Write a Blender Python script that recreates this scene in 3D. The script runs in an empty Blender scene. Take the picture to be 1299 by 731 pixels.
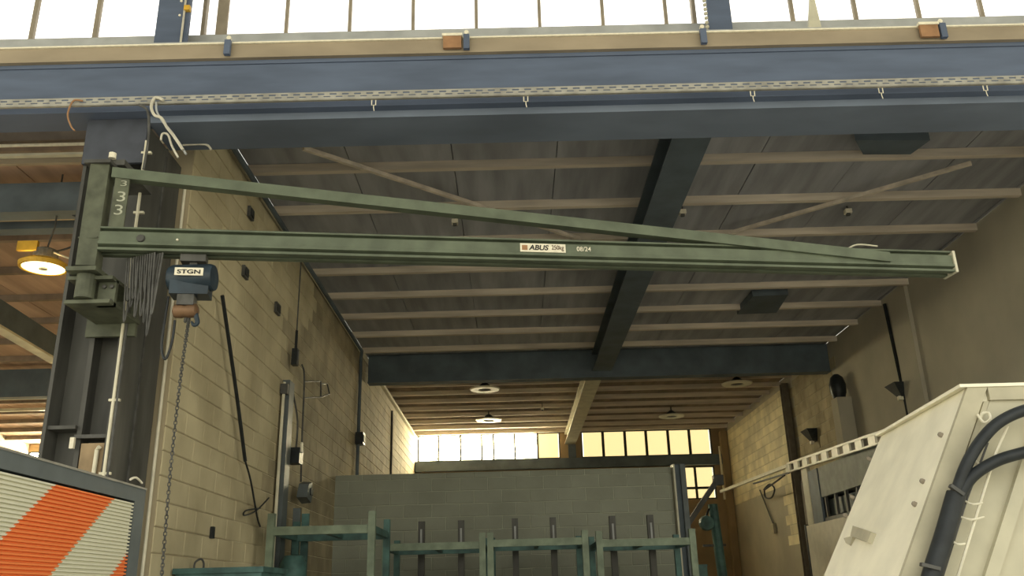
import bpy, math, random
from mathutils import Vector, Matrix
random.seed(7)
S = bpy.context.scene
COL = S.collection

# ------------------------------------------------------------------ camera
FPX, PITCH, YAW, ROLL = 1100.0, 0.3397, 0.005, -0.0266
EYE = Vector((0, 0, 1.6))
def axes():
    cy, sy, cp, sp = math.cos(YAW), math.sin(YAW), math.cos(PITCH), math.sin(PITCH)
    f = Vector((sy*cp, cy*cp, sp)); r = Vector((cy, -sy, 0)); u = r.cross(f)
    cr, sr = math.cos(ROLL), math.sin(ROLL)
    return cr*r + sr*u, -sr*r + cr*u, f
AR, AU, AF = axes()
cam = bpy.data.cameras.new('camera'); cam_o = bpy.data.objects.new('camera', cam); COL.objects.link(cam_o)
cam.sensor_width = 36.0; cam.lens = 36.0*FPX/1299.0; cam.clip_end = 200
cam_o.matrix_world = Matrix(((AR.x, AU.x, -AF.x, EYE.x), (AR.y, AU.y, -AF.y, EYE.y), (AR.z, AU.z, -AF.z, EYE.z), (0, 0, 0, 1)))
S.camera = cam_o

# ------------------------------------------------------------------ world, exposure
W = bpy.data.worlds.new('world'); S.world = W; W.use_nodes = True
wn, wl = W.node_tree.nodes, W.node_tree.links
wn.clear()
wo = wn.new('ShaderNodeOutputWorld'); wb = wn.new('ShaderNodeBackground')
wt = wn.new('ShaderNodeTexCoord'); wx = wn.new('ShaderNodeSeparateXYZ'); wr = wn.new('ShaderNodeValToRGB')
wl.new(wt.outputs['Generated'], wx.inputs[0]); wl.new(wx.outputs['Z'], wr.inputs[0])
wr.color_ramp.elements[0].position = 0.0; wr.color_ramp.elements[0].color = (1.0, 0.93, 0.69, 1)
wr.color_ramp.elements[1].position = 0.9; wr.color_ramp.elements[1].color = (0.84, 0.90, 1.0, 1)
wl.new(wr.outputs[0], wb.inputs['Color']); wb.inputs['Strength'].default_value = 2.25
wl.new(wb.outputs[0], wo.inputs['Surface'])
S.view_settings.view_transform = 'Standard'; S.view_settings.look = 'None'
S.view_settings.exposure = 0.0; S.view_settings.gamma = 1.0; S.view_settings.use_curve_mapping = False

# ------------------------------------------------------------------ helpers
def at(px, py, axis, val):
    d = AR*((px-649.5)/FPX) + AU*(-(py-365.5)/FPX) + AF
    i = 'XYZ'.index(axis)
    return EYE + d*((val-EYE[i])/d[i])
def proj(p):
    q = Vector(p) - EYE
    z = q.dot(AF)
    if z < 0.1: return (-9999, -9999)
    return (649.5 + FPX*q.dot(AR)/z, 365.5 - FPX*q.dot(AU)/z)

MATS = {}
def mat(name, col, rough=0.6, metal=0.0, var=0.12, scale=6.0, stretch=(1, 1, 1), bump=0.0, col2=None, rnd=0.0, coord='Object', emit=None, estr=0.0, spec=0.3):
    if name in MATS: return MATS[name]
    m = bpy.data.materials.new(name); m.use_nodes = True
    n, l = m.node_tree.nodes, m.node_tree.links
    b = n['Principled BSDF']
    b.inputs['Roughness'].default_value = rough; b.inputs['Metallic'].default_value = metal
    b.inputs['Specular IOR Level'].default_value = spec
    tc = n.new('ShaderNodeTexCoord'); mp = n.new('ShaderNodeMapping'); nz = n.new('ShaderNodeTexNoise')
    mp.inputs['Scale'].default_value = stretch
    nz.inputs['Scale'].default_value = scale; nz.inputs['Detail'].default_value = 6
    if coord == 'World':
        g = n.new('ShaderNodeNewGeometry'); l.new(g.outputs['Position'], mp.inputs['Vector'])
    else:
        l.new(tc.outputs[coord], mp.inputs['Vector'])
    l.new(mp.outputs[0], nz.inputs['Vector'])
    rp = n.new('ShaderNodeValToRGB'); l.new(nz.outputs['Fac'], rp.inputs[0])
    c2 = col2 if col2 else tuple(c*(1-2.2*var) for c in col)
    c1 = tuple(min(1, c*(1+var)) for c in col)
    rp.color_ramp.elements[0].position = 0.32; rp.color_ramp.elements[1].position = 0.68
    rp.color_ramp.elements[0].color = (*[max(0, c) for c in c2], 1); rp.color_ramp.elements[1].color = (*c1, 1)
    out = rp.outputs[0]
    if rnd:
        oi = n.new('ShaderNodeObjectInfo'); mr = n.new('ShaderNodeMapRange'); l.new(oi.outputs['Random'], mr.inputs[0])
        mr.inputs[3].default_value = 1-rnd; mr.inputs[4].default_value = 1+rnd
        hv = n.new('ShaderNodeHueSaturation'); l.new(mr.outputs[0], hv.inputs['Value']); l.new(out, hv.inputs['Color']); out = hv.outputs[0]
    l.new(out, b.inputs['Base Color'])
    if bump:
        bp = n.new('ShaderNodeBump'); bp.inputs['Strength'].default_value = bump; bp.inputs['Distance'].default_value = 0.02
        nz2 = n.new('ShaderNodeTexNoise'); nz2.inputs['Scale'].default_value = scale*6; l.new(mp.outputs[0], nz2.inputs['Vector'])
        l.new(nz2.outputs['Fac'], bp.inputs['Height']); l.new(bp.outputs[0], b.inputs['Normal'])
    if emit:
        b.inputs['Emission Color'].default_value = (*emit, 1); b.inputs['Emission Strength'].default_value = estr
    MATS[name] = m
    return m

class MB:
    def __init__(s): s.v, s.f = [], []
    def poly(s, vs, fs):
        o = len(s.v); s.v += [Vector(p) for p in vs]; s.f += [tuple(i+o for i in q) for q in fs]; return s
    def box(s, lo, hi):
        x0, y0, z0 = [min(a, b) for a, b in zip(lo, hi)]; x1, y1, z1 = [max(a, b) for a, b in zip(lo, hi)]
        return s.poly([(x0,y0,z0),(x1,y0,z0),(x1,y1,z0),(x0,y1,z0),(x0,y0,z1),(x1,y0,z1),(x1,y1,z1),(x0,y1,z1)],
                      [(0,3,2,1),(4,5,6,7),(0,1,5,4),(1,2,6,5),(2,3,7,6),(3,0,4,7)])
    def cbox(s, c, size, rz=0, ch=0.0):
        hx, hy, hz = [a/2 for a in size]; R = Matrix.Rotation(rz, 3, 'Z'); c = Vector(c)
        pts = [(-hx,-hy,-hz),(hx,-hy,-hz),(hx,hy,-hz),(-hx,hy,-hz),(-hx,-hy,hz),(hx,-hy,hz),(hx,hy,hz),(-hx,hy,hz)]
        return s.poly([c + R@Vector(p) for p in pts], [(0,3,2,1),(4,5,6,7),(0,1,5,4),(1,2,6,5),(2,3,7,6),(3,0,4,7)])
    def hexa(s, p):   # eight corners: bottom ring 4, top ring 4
        return s.poly(p, [(0,3,2,1),(4,5,6,7),(0,1,5,4),(1,2,6,5),(2,3,7,6),(3,0,4,7)])
    def frame(s, d):
        d = Vector(d).normalized(); up = Vector((0,0,1)) if abs(d.z) < 0.95 else Vector((0,1,0))
        r = d.cross(up).normalized(); return d, r, r.cross(d).normalized()
    def bar(s, a, b, w, h):
        a, b = Vector(a), Vector(b); d, r, u = s.frame(b-a)
        q = [(-1,-1),(1,-1),(1,1),(-1,1)]
        return s.poly([p + r*(i*w/2) + u*(j*h/2) for p in (a, b) for i, j in q], [(3,2,1,0),(4,5,6,7),(0,1,5,4),(1,2,6,5),(2,3,7,6),(3,0,4,7)])
    def extrude(s, prof, a, b, r=None, u=None):   # profile points (right, up) swept from a to b
        a, b = Vector(a), Vector(b)
        if r is None: d, r, u = s.frame(b-a)
        n = len(prof)
        vs = [p + r*x + u*y for p in (a, b) for x, y in prof]
        return s.poly(vs, [tuple(range(n-1, -1, -1)), tuple(range(n, 2*n))] + [(i, (i+1) % n, n+(i+1) % n, n+i) for i in range(n)])
    def tube(s, pts, rad, n=8, smooth=0):
        pts = [Vector(p) for p in pts]
        if smooth: pts = catmull(pts, smooth)
        if isinstance(rad, (list, tuple)):
            rr = [rad[min(int(t), len(rad)-1)] + (rad[min(int(t)+1, len(rad)-1)]-rad[min(int(t), len(rad)-1)])*(t-int(t)) for t in [i*(len(rad)-1)/max(1, len(pts)-1) for i in range(len(pts))]]
        else: rr = [rad]*len(pts)
        o = len(s.v); prev = None
        for i, p in enumerate(pts):
            t = (pts[min(i+1, len(pts)-1)] - pts[max(i-1, 0)]).normalized()
            if prev is None: _, r, _ = s.frame(t)
            else:
                r = (prev - t*prev.dot(t))
                r = r.normalized() if r.length > 1e-6 else s.frame(t)[1]
            prev = r; u = r.cross(t)
            for k in range(n):
                a = 2*math.pi*k/n; s.v.append(p + (r*math.cos(a)+u*math.sin(a))*rr[i])
        m = len(pts)
        for i in range(m-1):
            for k in range(n):
                k2 = (k+1) % n
                s.f.append((o+i*n+k, o+i*n+k2, o+(i+1)*n+k2, o+(i+1)*n+k))
        s.f.append(tuple(o+k for k in range(n-1, -1, -1))); s.f.append(tuple(o+(m-1)*n+k for k in range(n)))
        return s
    def lathe(s, c, prof, n=20, axis='Z', closed=False):   # prof: (radius, height) along axis
        c = Vector(c); o = len(s.v)
        for r, h in prof:
            for k in range(n):
                a = 2*math.pi*k/n; x, y = r*math.cos(a), r*math.sin(a)
                s.v.append(c + (Vector((x, y, h)) if axis == 'Z' else Vector((x, h, y)) if axis == 'Y' else Vector((h, x, y))))
        m = len(prof)
        for i in range(m if closed else m-1):
            i2 = (i+1) % m
            for k in range(n):
                k2 = (k+1) % n; s.f.append((o+i*n+k, o+i*n+k2, o+i2*n+k2, o+i2*n+k))
        if closed: return s
        s.f.append(tuple(o+k for k in range(n-1, -1, -1))); s.f.append(tuple(o+(m-1)*n+k for k in range(n)))
        return s
    def ibeam(s, a, b, w, h, tf=0.025, tw=0.02):   # top-centre line a->b, hangs down by h
        x, t = w/2, tw/2
        p = [(-x,-h),(x,-h),(x,-h+tf),(t,-h+tf),(t,-tf),(x,-tf),(x,0),(-x,0),(-x,-tf),(-t,-tf),(-t,-h+tf),(-x,-h+tf)]
        return s.extrude(p, a, b)
    def mesh(s, name, m, off=Vector((0,0,0)), smooth=False):
        me = bpy.data.meshes.new(name); me.from_pydata([tuple(v-off) for v in s.v], [], s.f); me.update()
        import bmesh
        bm = bmesh.new(); bm.from_mesh(me); bmesh.ops.recalc_face_normals(bm, faces=bm.faces); bm.to_mesh(me); bm.free()
        if m: me.materials.append(m)
        if smooth:
            for p in me.polygons: p.use_smooth = True
            try: me.set_sharp_from_angle(angle=math.radians(40))
            except Exception: pass
        return me
    def base(s):
        xs = [v.x for v in s.v]; ys = [v.y for v in s.v]; zs = [v.z for v in s.v]
        return Vector(((min(xs)+max(xs))/2, (min(ys)+max(ys))/2, min(zs)))
    def build(s, name, m, parent=None, smooth=False):   # coordinates are world coordinates
        if parent is None:
            off = s.base(); o = bpy.data.objects.new(name, s.mesh(name, m, off, smooth)); o.location = off
        else:
            off = worldloc(parent); o = bpy.data.objects.new(name, s.mesh(name, m, off, smooth)); o.parent = parent
        COL.objects.link(o); return o
def worldloc(o):
    p = Vector((0,0,0))
    while o: p += o.location; o = o.parent
    return p
def catmull(P, k):
    out = []
    for i in range(len(P)-1):
        p0, p1, p2, p3 = P[max(i-1, 0)], P[i], P[i+1], P[min(i+2, len(P)-1)]
        for j in range(k):
            t = j/k
            out.append(0.5*((2*p1) + (p2-p0)*t + (2*p0-5*p1+4*p2-p3)*t*t + (3*p1-p0-3*p2+p3)*t**3))
    out.append(P[-1]); return out
def tag(o, label, cat=None, group=None):
    o['label'] = label
    if cat: o['category'] = cat
    if group: o['group'] = group
    return o
def thing(name, loc, label, cat, group=None):
    o = bpy.data.objects.new(name, None); COL.objects.link(o); o.location = loc; o.empty_display_size = 0.1
    return tag(o, label, cat, group)
def struct(o): o['kind'] = 'structure'; return o
def text(body, name, m, parent, c, right, up, width, height, bold=0.0):
    cu = bpy.data.curves.new(name, 'FONT'); cu.body = body; cu.align_x = 'CENTER'; cu.align_y = 'CENTER'; cu.extrude = 0.0; cu.offset = bold
    tmp = bpy.data.objects.new(name, cu); COL.objects.link(tmp)
    bpy.context.view_layer.update()
    me = bpy.data.meshes.new_from_object(tmp.evaluated_get(bpy.context.evaluated_depsgraph_get()))
    bpy.data.objects.remove(tmp)
    xs = [v.co.x for v in me.vertices]; ys = [v.co.y for v in me.vertices]
    sx = width/(max(xs)-min(xs)); sy = height/(max(ys)-min(ys)); cx = (max(xs)+min(xs))/2; cy = (max(ys)+min(ys))/2
    right, up, c = Vector(right).normalized(), Vector(up).normalized(), Vector(c)
    off = worldloc(parent)
    for v in me.vertices: v.co = c + right*((v.co.x-cx)*sx) + up*((v.co.y-cy)*sy) - off
    me.materials.clear(); me.materials.append(m)
    o = bpy.data.objects.new(name, me); o.parent = parent; COL.objects.link(o); return o

# ------------------------------------------------------------------ materials
BLUE = mat('dark blue steel paint', (0.105, 0.135, 0.205), 0.55, var=0.10, scale=2.0, stretch=(0.5, 1, 3), coord='World')
DARK = mat('dark slate steel paint', (0.11, 0.14, 0.165), 0.55, var=0.12, scale=2.5, coord='World')
COLM = mat('column dark paint', (0.088, 0.088, 0.08), 0.5, var=0.18, scale=3, stretch=(2, 2, 0.4), coord='World')
GREEN = mat('grey green crane paint', (0.12, 0.145, 0.1), 0.5, var=0.12, scale=5, coord='World')
GREEN2 = mat('dull green crane paint', (0.1, 0.11, 0.075), 0.55, var=0.18, scale=7, coord='World')
TEAL = mat('green rack paint', (0.205, 0.255, 0.185), 0.5, var=0.15, scale=6, coord='World')
TEALD = mat('dark teal rack paint', (0.07, 0.15, 0.14), 0.5, var=0.2, scale=6, coord='World')
SOFF = mat('blue grey soffit paint', (0.16, 0.195, 0.26), 0.6, var=0.10, scale=2.0, stretch=(0.5, 1, 1), coord='World')
BROWNC = mat('brown column paint', (0.16, 0.135, 0.10), 0.7, var=0.1, coord='World')
CABIN = mat('cabin grey paint', (0.26, 0.28, 0.255), 0.6, var=0.08, coord='World')
SCREEN = mat('pale screen sheet', (0.82, 0.77, 0.63), 0.6, var=0.04, coord='World')
MACHF = mat('shaded front sheet', (0.5, 0.47, 0.345), 0.6, var=0.07, scale=5, coord='World')  # front of the white hood: its shaded tone is put into the colour
FADED = mat('faded paint lettering', (0.42, 0.43, 0.34), 0.7, var=0.1, coord='World')
BLOCK = mat('painted beige block', (0.56, 0.495, 0.325), 0.85, var=0.10, scale=1.3, col2=(0.43, 0.37, 0.235), rnd=0.06, bump=0.25, coord='World')
BLOCKB = mat('brown grey block', (0.42, 0.36, 0.235), 0.85, var=0.12, scale=2.0, col2=(0.29, 0.25, 0.165), rnd=0.10, bump=0.25, coord='World')
BLOCKG = mat('grey green block', (0.3, 0.315, 0.26), 0.85, var=0.06, scale=1.5, rnd=0.05, bump=0.2, coord='World')
BLOCKY = mat('pale sandy block', (0.8, 0.72, 0.5), 0.85, var=0.10, scale=2, rnd=0.12, bump=0.2, coord='World')
MORT = mat('mortar', (0.62, 0.56, 0.4), 0.9, var=0.15, scale=4, coord='World')
MORTD = mat('shadowy mortar', (0.5, 0.43, 0.29), 0.9, var=0.15, scale=4, coord='World')
MORTG = mat('pale green mortar', (0.44, 0.45, 0.365), 0.9, var=0.1, scale=4, coord='World')
PLAST = mat('aged wall plaster', (0.47, 0.435, 0.34), 0.9, var=0.08, scale=0.7, col2=(0.385, 0.355, 0.285), coord='World', bump=0.1)
BACKW = mat('brown back wall plaster', (0.34, 0.25, 0.14), 0.9, var=0.1, scale=1.0, coord='World')
BOARD = mat('grey wood wool board', (0.38, 0.385, 0.41), 0.9, var=0.12, scale=1.6, stretch=(3.0, 0.35, 1), rnd=0.10, coord='World')
BOARDR = mat('reddish ceiling board', (0.47, 0.325, 0.24), 0.85, var=0.12, scale=1.6, stretch=(3, 0.4, 1), rnd=0.1, coord='World')
TIMBER = mat('pale purlin timber', (0.7, 0.615, 0.51), 0.8, var=0.12, scale=3, stretch=(0.3, 3, 3), rnd=0.12, coord='World')
PALE = mat('pale cream steel paint', (0.6, 0.575, 0.45), 0.45, var=0.08, scale=4, coord='World')
BEIGE = mat('beige ledge paint', (0.33, 0.275, 0.2), 0.7, var=0.10, scale=3, stretch=(0.4, 1, 1), coord='World')
GALV = mat('galvanised steel', (0.4, 0.39, 0.35), 0.4, 0.4, var=0.12, scale=8, coord='World')
WHITE = mat('off white enamel', (0.92, 0.88, 0.7), 0.55, var=0.05, scale=5, bump=0.08, coord='World')
WHITE2 = mat('cream enamel panel', (0.46, 0.425, 0.305), 0.6, var=0.08, scale=7, coord='World')
BLACK = mat('black rubber', (0.022, 0.026, 0.028), 0.45, var=0.2, scale=10, coord='World')
GREYC = mat('grey cable', (0.10, 0.10, 0.095), 0.6, var=0.2, scale=10, coord='World')
LIGHTC = mat('pale cable', (0.58, 0.55, 0.46), 0.5, var=0.1, scale=10, coord='World')
HOIST = mat('blue black hoist casing', (0.028, 0.045, 0.062), 0.4, var=0.15, scale=8, coord='World')
COPPER = mat('brown chain bag', (0.17, 0.1, 0.055), 0.5, 0.2, var=0.2, scale=8, coord='World')
LABELM = mat('label white', (0.82, 0.77, 0.62), 0.6, var=0.06, scale=20, coord='World')
INK = mat('black ink', (0.02, 0.02, 0.022), 0.7, var=0.05, coord='World')
ORANGE = mat('safety orange', (0.72, 0.19, 0.045), 0.55, var=0.06, scale=6, coord='World')
RUST = mat('terracotta pad', (0.34, 0.19, 0.1), 0.8, var=0.12, scale=9, coord='World')
FRAMEG = mat('grey machine frame paint', (0.115, 0.135, 0.14), 0.5, var=0.08, scale=6, coord='World')
SILL = mat('grey window sill', (0.42, 0.435, 0.44), 0.7, var=0.08, scale=4, coord='World')
MULL = mat('window bar paint', (0.30, 0.26, 0.20), 0.7, var=0.08, coord='World')
MULLD = mat('dark window bar paint', (0.05, 0.052, 0.045), 0.6, var=0.1, coord='World')
PIPEW = mat('cream pipe', (0.72, 0.68, 0.53), 0.4, var=0.08, coord='World')
FLOORM = mat('concrete floor', (0.55, 0.52, 0.44), 0.8, var=0.15, scale=0.8, coord='World')
YELLOW = mat('yellow lamp bracket', (0.70, 0.42, 0.05), 0.5, var=0.1, coord='World')
PANE = mat('backlit frosted pane', (0.8, 0.8, 0.8), 0.6, emit=(1.0, 0.985, 0.94), estr=1.35, var=0.01)
PANEB = mat('bright backlit pane', (0.8, 0.75, 0.5), 0.6, emit=(1.0, 0.88, 0.56), estr=60.0, var=0.01)
PANEY = mat('yellow backlit pane', (0.8, 0.7, 0.4), 0.6, emit=(1.0, 0.80, 0.38), estr=1.05, var=0.01)
LEDW = mat('lit lamp disc', (1, 0.9, 0.6), 0.5, emit=(1.0, 0.80, 0.38), estr=5.0, var=0.01)
RING = mat('pale lamp ring', (0.72, 0.70, 0.60), 0.4, var=0.04, coord='World')

XL, XR, YB, YM, ZC = -3.2, 7.1, 28.8, 18.7, 6.72

# ------------------------------------------------------------------ shell
struct(MB().box((-16, -9, -0.12), (15, YB+0.3, 0)).build('floor', FLOORM))
tag(bpy.data.objects['floor'], 'bare grey concrete floor of the workshop')

def block_mesh(name, L, H, T, m, axis):
    # chamfered block centred on its face, proud of the joint by T, along +X (axis 'X': long side X, face -Y; 'Y': long side Y)
    b, c = L/2-0.005, H/2-0.005
    k = 0.008
    out = [(-b,-c),(b,-c),(b,c),(-b,c)]; inn = [(-b+k,-c+k),(b-k,-c+k),(b-k,c-k),(-b+k,c-k)]
    vs = [(u, 0.02, w) for u, w in out] + [(u, -T+k*0.6, w) for u, w in out] + [(u, -T, w) for u, w in inn]
    fs = [(0,1,5,4),(1,2,6,5),(2,3,7,6),(3,0,4,7),(4,5,9,8),(5,6,10,9),(6,7,11,10),(7,4,8,11),(8,9,10,11)]
    mb = MB().poly(vs, fs); return mb

def block_wall(wall, plane, face, u0, u1, z0, z1, course, L, T, mats, matfn, limit=300, skip=None):
    """blocks on a wall. plane 'X' (wall at x=const running along Y) or 'Y'. face: direction sign of visible side along the plane normal."""
    cand = []
    r = 0; z = z0
    while z < z1-0.02:
        h = min(course, z1-z)
        u = u0 - (L/2 if r % 2 else 0)
        while u < u1-0.02:
            a, b = max(u, u0), min(u+L, u1)
            if b-a > 0.05:
                p = Vector((wall[0], (a+b)/2, z+h/2)) if plane == 'X' else Vector(((a+b)/2, wall[0], z+h/2))
                if not (skip and skip((a+b)/2, z+h/2)):
                    x, y = proj(p)
                    vis = -20 < x < 1319 and -20 < y < 745
                    cand.append((0 if vis else 1, (p-EYE).length, p, b-a, h))
            u += L
        z += course; r += 1
    cand.sort(key=lambda c: (c[0], c[1]))
    parent = wall[1]; off = worldloc(parent)
    shared = {}
    rz = {('X', 1): math.pi/2, ('X', -1): -math.pi/2, ('Y', -1): 0.0}[(plane, face)]
    rest = MB()
    Rm = Matrix.Rotation(rz, 3, 'Z')
    unit = block_mesh('block', L, course, T, None, 'X')
    for i, (nv, d, p, w, h) in enumerate(cand):
        m = matfn(p)
        sx, sz = w/L, h/course
        if i < limit and not nv:
            if m.name not in shared: shared[m.name] = unit.mesh('block', m)
            o = bpy.data.objects.new('block', shared[m.name]); o.parent = parent
            o.location = p - off; o.rotation_euler.z = rz; o.scale = (sx, 1+random.uniform(-0.1, 0.25), sz)
            COL.objects.link(o)
        else:
            rest.poly([p + Rm@Vector((v.x*sx, v.y, v.z*sz)) for v in unit.v], [f for f in unit.f])
    if rest.v:
        o = rest.build('block_remainder', mats, parent); o['kind'] = 'stuff'

# left block wall
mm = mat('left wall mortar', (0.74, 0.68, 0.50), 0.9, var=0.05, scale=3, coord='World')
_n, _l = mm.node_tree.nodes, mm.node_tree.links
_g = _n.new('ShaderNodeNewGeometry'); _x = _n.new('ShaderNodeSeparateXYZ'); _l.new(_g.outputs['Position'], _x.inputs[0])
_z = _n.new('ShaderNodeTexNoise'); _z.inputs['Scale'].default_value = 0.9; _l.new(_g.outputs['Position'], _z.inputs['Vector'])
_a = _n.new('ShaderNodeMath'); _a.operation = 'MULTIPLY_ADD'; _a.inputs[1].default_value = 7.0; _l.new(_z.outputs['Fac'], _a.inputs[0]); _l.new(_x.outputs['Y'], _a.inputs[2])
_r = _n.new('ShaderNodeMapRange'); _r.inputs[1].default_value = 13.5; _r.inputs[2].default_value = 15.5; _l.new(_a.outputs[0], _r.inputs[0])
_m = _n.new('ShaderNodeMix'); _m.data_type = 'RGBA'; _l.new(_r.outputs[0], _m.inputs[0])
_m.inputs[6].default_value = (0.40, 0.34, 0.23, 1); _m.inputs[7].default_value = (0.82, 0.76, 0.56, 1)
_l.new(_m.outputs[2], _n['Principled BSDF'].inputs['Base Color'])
wl_ = struct(MB().box((XL-0.30, 7.95, 0), (XL, YB, ZC)).build('wall_left', mm)); tag(wl_, 'beige painted concrete block wall behind the tall dark column')
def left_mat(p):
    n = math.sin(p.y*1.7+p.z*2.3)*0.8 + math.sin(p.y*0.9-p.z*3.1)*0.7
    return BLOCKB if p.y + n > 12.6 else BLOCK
block_wall((XL, wl_), 'X', 1, 7.96, YB, 0, 6.55, 0.225, 0.5, 0.010, BLOCKB, left_mat)
# end face blocks are plain plaster
# right wall: smooth plaster in front, blocks beyond the pilaster
wr_ = struct(MB().box((XR, 7.95, 0), (XR+0.3, YB, ZC)).build('wall_right', PLAST)); tag(wr_, 'brown plastered side wall, bare blocks showing towards the far windows')
def right_mat(p): return BLOCKY if p.y > 22.2 else BLOCKB
block_wall((XR, wr_), 'X', -1, 16.2, YB-0.3, 2.6, 6.5, 0.25, 0.55, 0.010, BLOCKB, right_mat,
           skip=lambda u, z: (u > 22.2 and z < 4.2 and not (u < 23.2)) or (u < 18.6) or (21.5 < u < 22.2))
# back wall with window openings
OPEN = [(-3.12, 1.60, 5.78, 6.66), (2.30, 6.62, 5.78, 6.66), (5.30, 6.62, 4.36, 5.42)]
wbk = struct(MB().box((XL-0.3, YB, 0), (XR+0.3, YB+0.25, 4.36)).box((XL-0.3, YB, 4.36), (5.30, YB+0.25, 5.42)).box((6.62, YB, 4.36), (XR+0.3, YB+0.25, 5.42))
  .box((XL-0.3, YB, 5.42), (XR+0.3, YB+0.25, 5.78)).box((1.60, YB, 5.78), (2.30, YB+0.25, 6.66)).box((6.62, YB, 5.78), (XR+0.3, YB+0.25, 6.66)).box((XL-0.3, YB, 6.66), (XR+0.3, YB+0.25, ZC+0.1)).build('wall_back', BACKW))
tag(wbk, 'brown plastered far end wall holding the strip windows')
# partition
PY, PZ = 15.86, 3.70
wp = struct(MB().box((XL, PY, 0), (2.86, PY+0.2, PZ)).build('wall_partition', MORTG)); tag(wp, 'low grey green block partition behind the green racks')
block_wall((PY, wp), 'Y', -1, XL, 2.86, 0, PZ, 0.225, 0.5, 0.008, BLOCKG, lambda p: BLOCKG)

# ceilings: boards and purlins are pieces
PUR_F = [8.47+1.21*k for k in range(9)]
PUR_R = [19.45+1.0*k for k in range(10)]
def ceiling(name, label, x0, x1, y0, y1, purl, bm, pm, step, lim_w=0.085, ph=0.11):
    c = struct(MB().box((x0, y0, ZC+0.05), (x1, y1, ZC+0.15)).build(name, bm)); tag(c, label)
    off = worldloc(c)
    edges = [y0] + purl + [y1]
    cache = {}
    for a, b in zip(edges[:-1], edges[1:]):
        if b-a < 0.1: continue
        x = x0; k = 0
        while x < x1-0.05:
            w = min(step, x1-x)
            key = (round(b-a, 3), round(w, 3))
            if key not in cache: cache[key] = MB().box((-w/2+0.006, -(b-a)/2, 0), (w/2-0.006, (b-a)/2, 0.05)).mesh('ceiling_board', bm)
            o = bpy.data.objects.new('ceiling_board', cache[key]); o.parent = c
            o.location = Vector((x+w/2, (a+b)/2, ZC+random.uniform(-0.012, 0.0))) - off; COL.objects.link(o)
            x += w; k += 1
    me = MB().box((x0, -lim_w/2, -ph), (x1, lim_w/2, 0)).mesh('purlin', pm)
    for y in purl:
        o = bpy.data.objects.new('purlin', me); o.parent = c; o.location = Vector((0, y, ZC-0.006)) - off; COL.objects.link(o)
    return c
ceiling('ceiling', 'grey board ceiling carried on pale timber purlins', XL, XR, 8.1, YM+0.2, PUR_F, BOARD, TIMBER, 1.28)
BOARDW = mat('brown ceiling board', (0.26, 0.205, 0.16), 0.9, var=0.12, scale=1.6, stretch=(3.0, 0.35, 1), rnd=0.10, coord='World')
ceiling('ceiling_rear', 'brown board ceiling with purlins in front of the far windows', XL, XR, YM+0.2, YB, PUR_R, BOARDW, TIMBER, 2.0, 0.06, 0.12)
PUR_L = [9.0+1.3*k for k in range(8)]
ceiling('ceiling_left', 'reddish board ceiling of the side bay beyond the column', -16, XL-0.3, 8.1, YB, PUR_L + [19.6, 20.9, 22.2, 23.5, 24.8, 26.1, 27.4], BOARDR, BOARDW, 2.5)
# side bay far end and outer wall
wsb = struct(MB().box((-16, YB, 0), (XL-0.3, YB+0.25, 5.35)).box((-16, YB, 6.45), (XL-0.3, YB+0.25, ZC+0.1)).build('wall_side_bay_back', BACKW)); tag(wsb, 'far end wall of the side bay')
wso = struct(MB().box((-16.2, 7.95, 0), (-16, YB+0.25, ZC)).build('wall_side_bay_left', PLAST)); tag(wso, 'outer wall of the side bay')

hr = struct(MB().box((-16, -4, 9.9), (15, 8.3, 10.05)).build('ceiling_hall_blocker', BOARD)); tag(hr, 'unseen roof over the main hall, added to block overhead light')  # unseen hall roof, added to keep zenith light off the front
# clerestory wall above the girder
wc = struct(MB().box((-12, 7.96, 6.75), (12, 8.16, 7.42)).build('wall_clerestory', SILL)); tag(wc, 'strip of wall under the high window band')

def window(n, plane_y, x0, x1, z0, z1, bars, mbar, mpane, label, fw=0.04, bw=0.04, rows=None, sill=None, paney=None):
    w = struct(thing('window_%d' % n, ((x0+x1)/2, plane_y, z0), label, None) if False else bpy.data.objects.new('window_%d' % n, None))
    COL.objects.link(w); w.location = ((x0+x1)/2, plane_y, z0); w['label'] = label
    d = 0.05
    f = MB().box((x0, plane_y-d, z0), (x1, plane_y+d, z0+fw)).box((x0, plane_y-d, z1-fw), (x1, plane_y+d, z1)).box((x0, plane_y-d, z0+fw), (x0+fw, plane_y+d, z1-fw)).box((x1-fw, plane_y-d, z0+fw), (x1, plane_y+d, z1-fw))
    f.build('window_frame', mbar, w)
    xs = [x0+fw] + [b for b in bars] + [x1-fw]
    for b in bars: MB().box((b-bw/2, plane_y-d*0.9, z0+fw), (b+bw/2, plane_y+d*0.9, z1-fw)).build('mullion', mbar, w)
    zs = [z0+fw] + (rows or []) + [z1-fw]
    for r in (rows or []):
        for a, b in zip(xs[:-1], xs[1:]): MB().box((a+bw/2, plane_y-d*0.8, r-bw/2), (b-bw/2, plane_y+d*0.8, r+bw/2)).build('transom', mbar, w)
    for za, zb in zip(zs[:-1], zs[1:]):
        for i, (a, b) in enumerate(zip(xs[:-1], xs[1:])):
            m = mpane(i) if callable(mpane) else mpane
            MB().box((a+bw*0.3, plane_y-0.004, za+0.004), (b-bw*0.3, plane_y+0.004, zb-0.004)).build('pane', m, w)
    return w
cb = [-4.46+0.6975*k for k in range(-9, 20)]
window(1, 8.06, -10.5, -3.62, 7.42, 9.6, [b for b in cb if -10.3 < b < -3.7], MULL, PANE, 'high window band outside the side bay, left of the blue post with a yellow clip', bw=0.05)
window(2, 8.06, -3.3, 2.15, 7.42, 9.6, [b for b in cb if -3.2 < b < 2.1], MULL, PANE, 'high window band between the two blue steel posts', bw=0.035)
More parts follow.
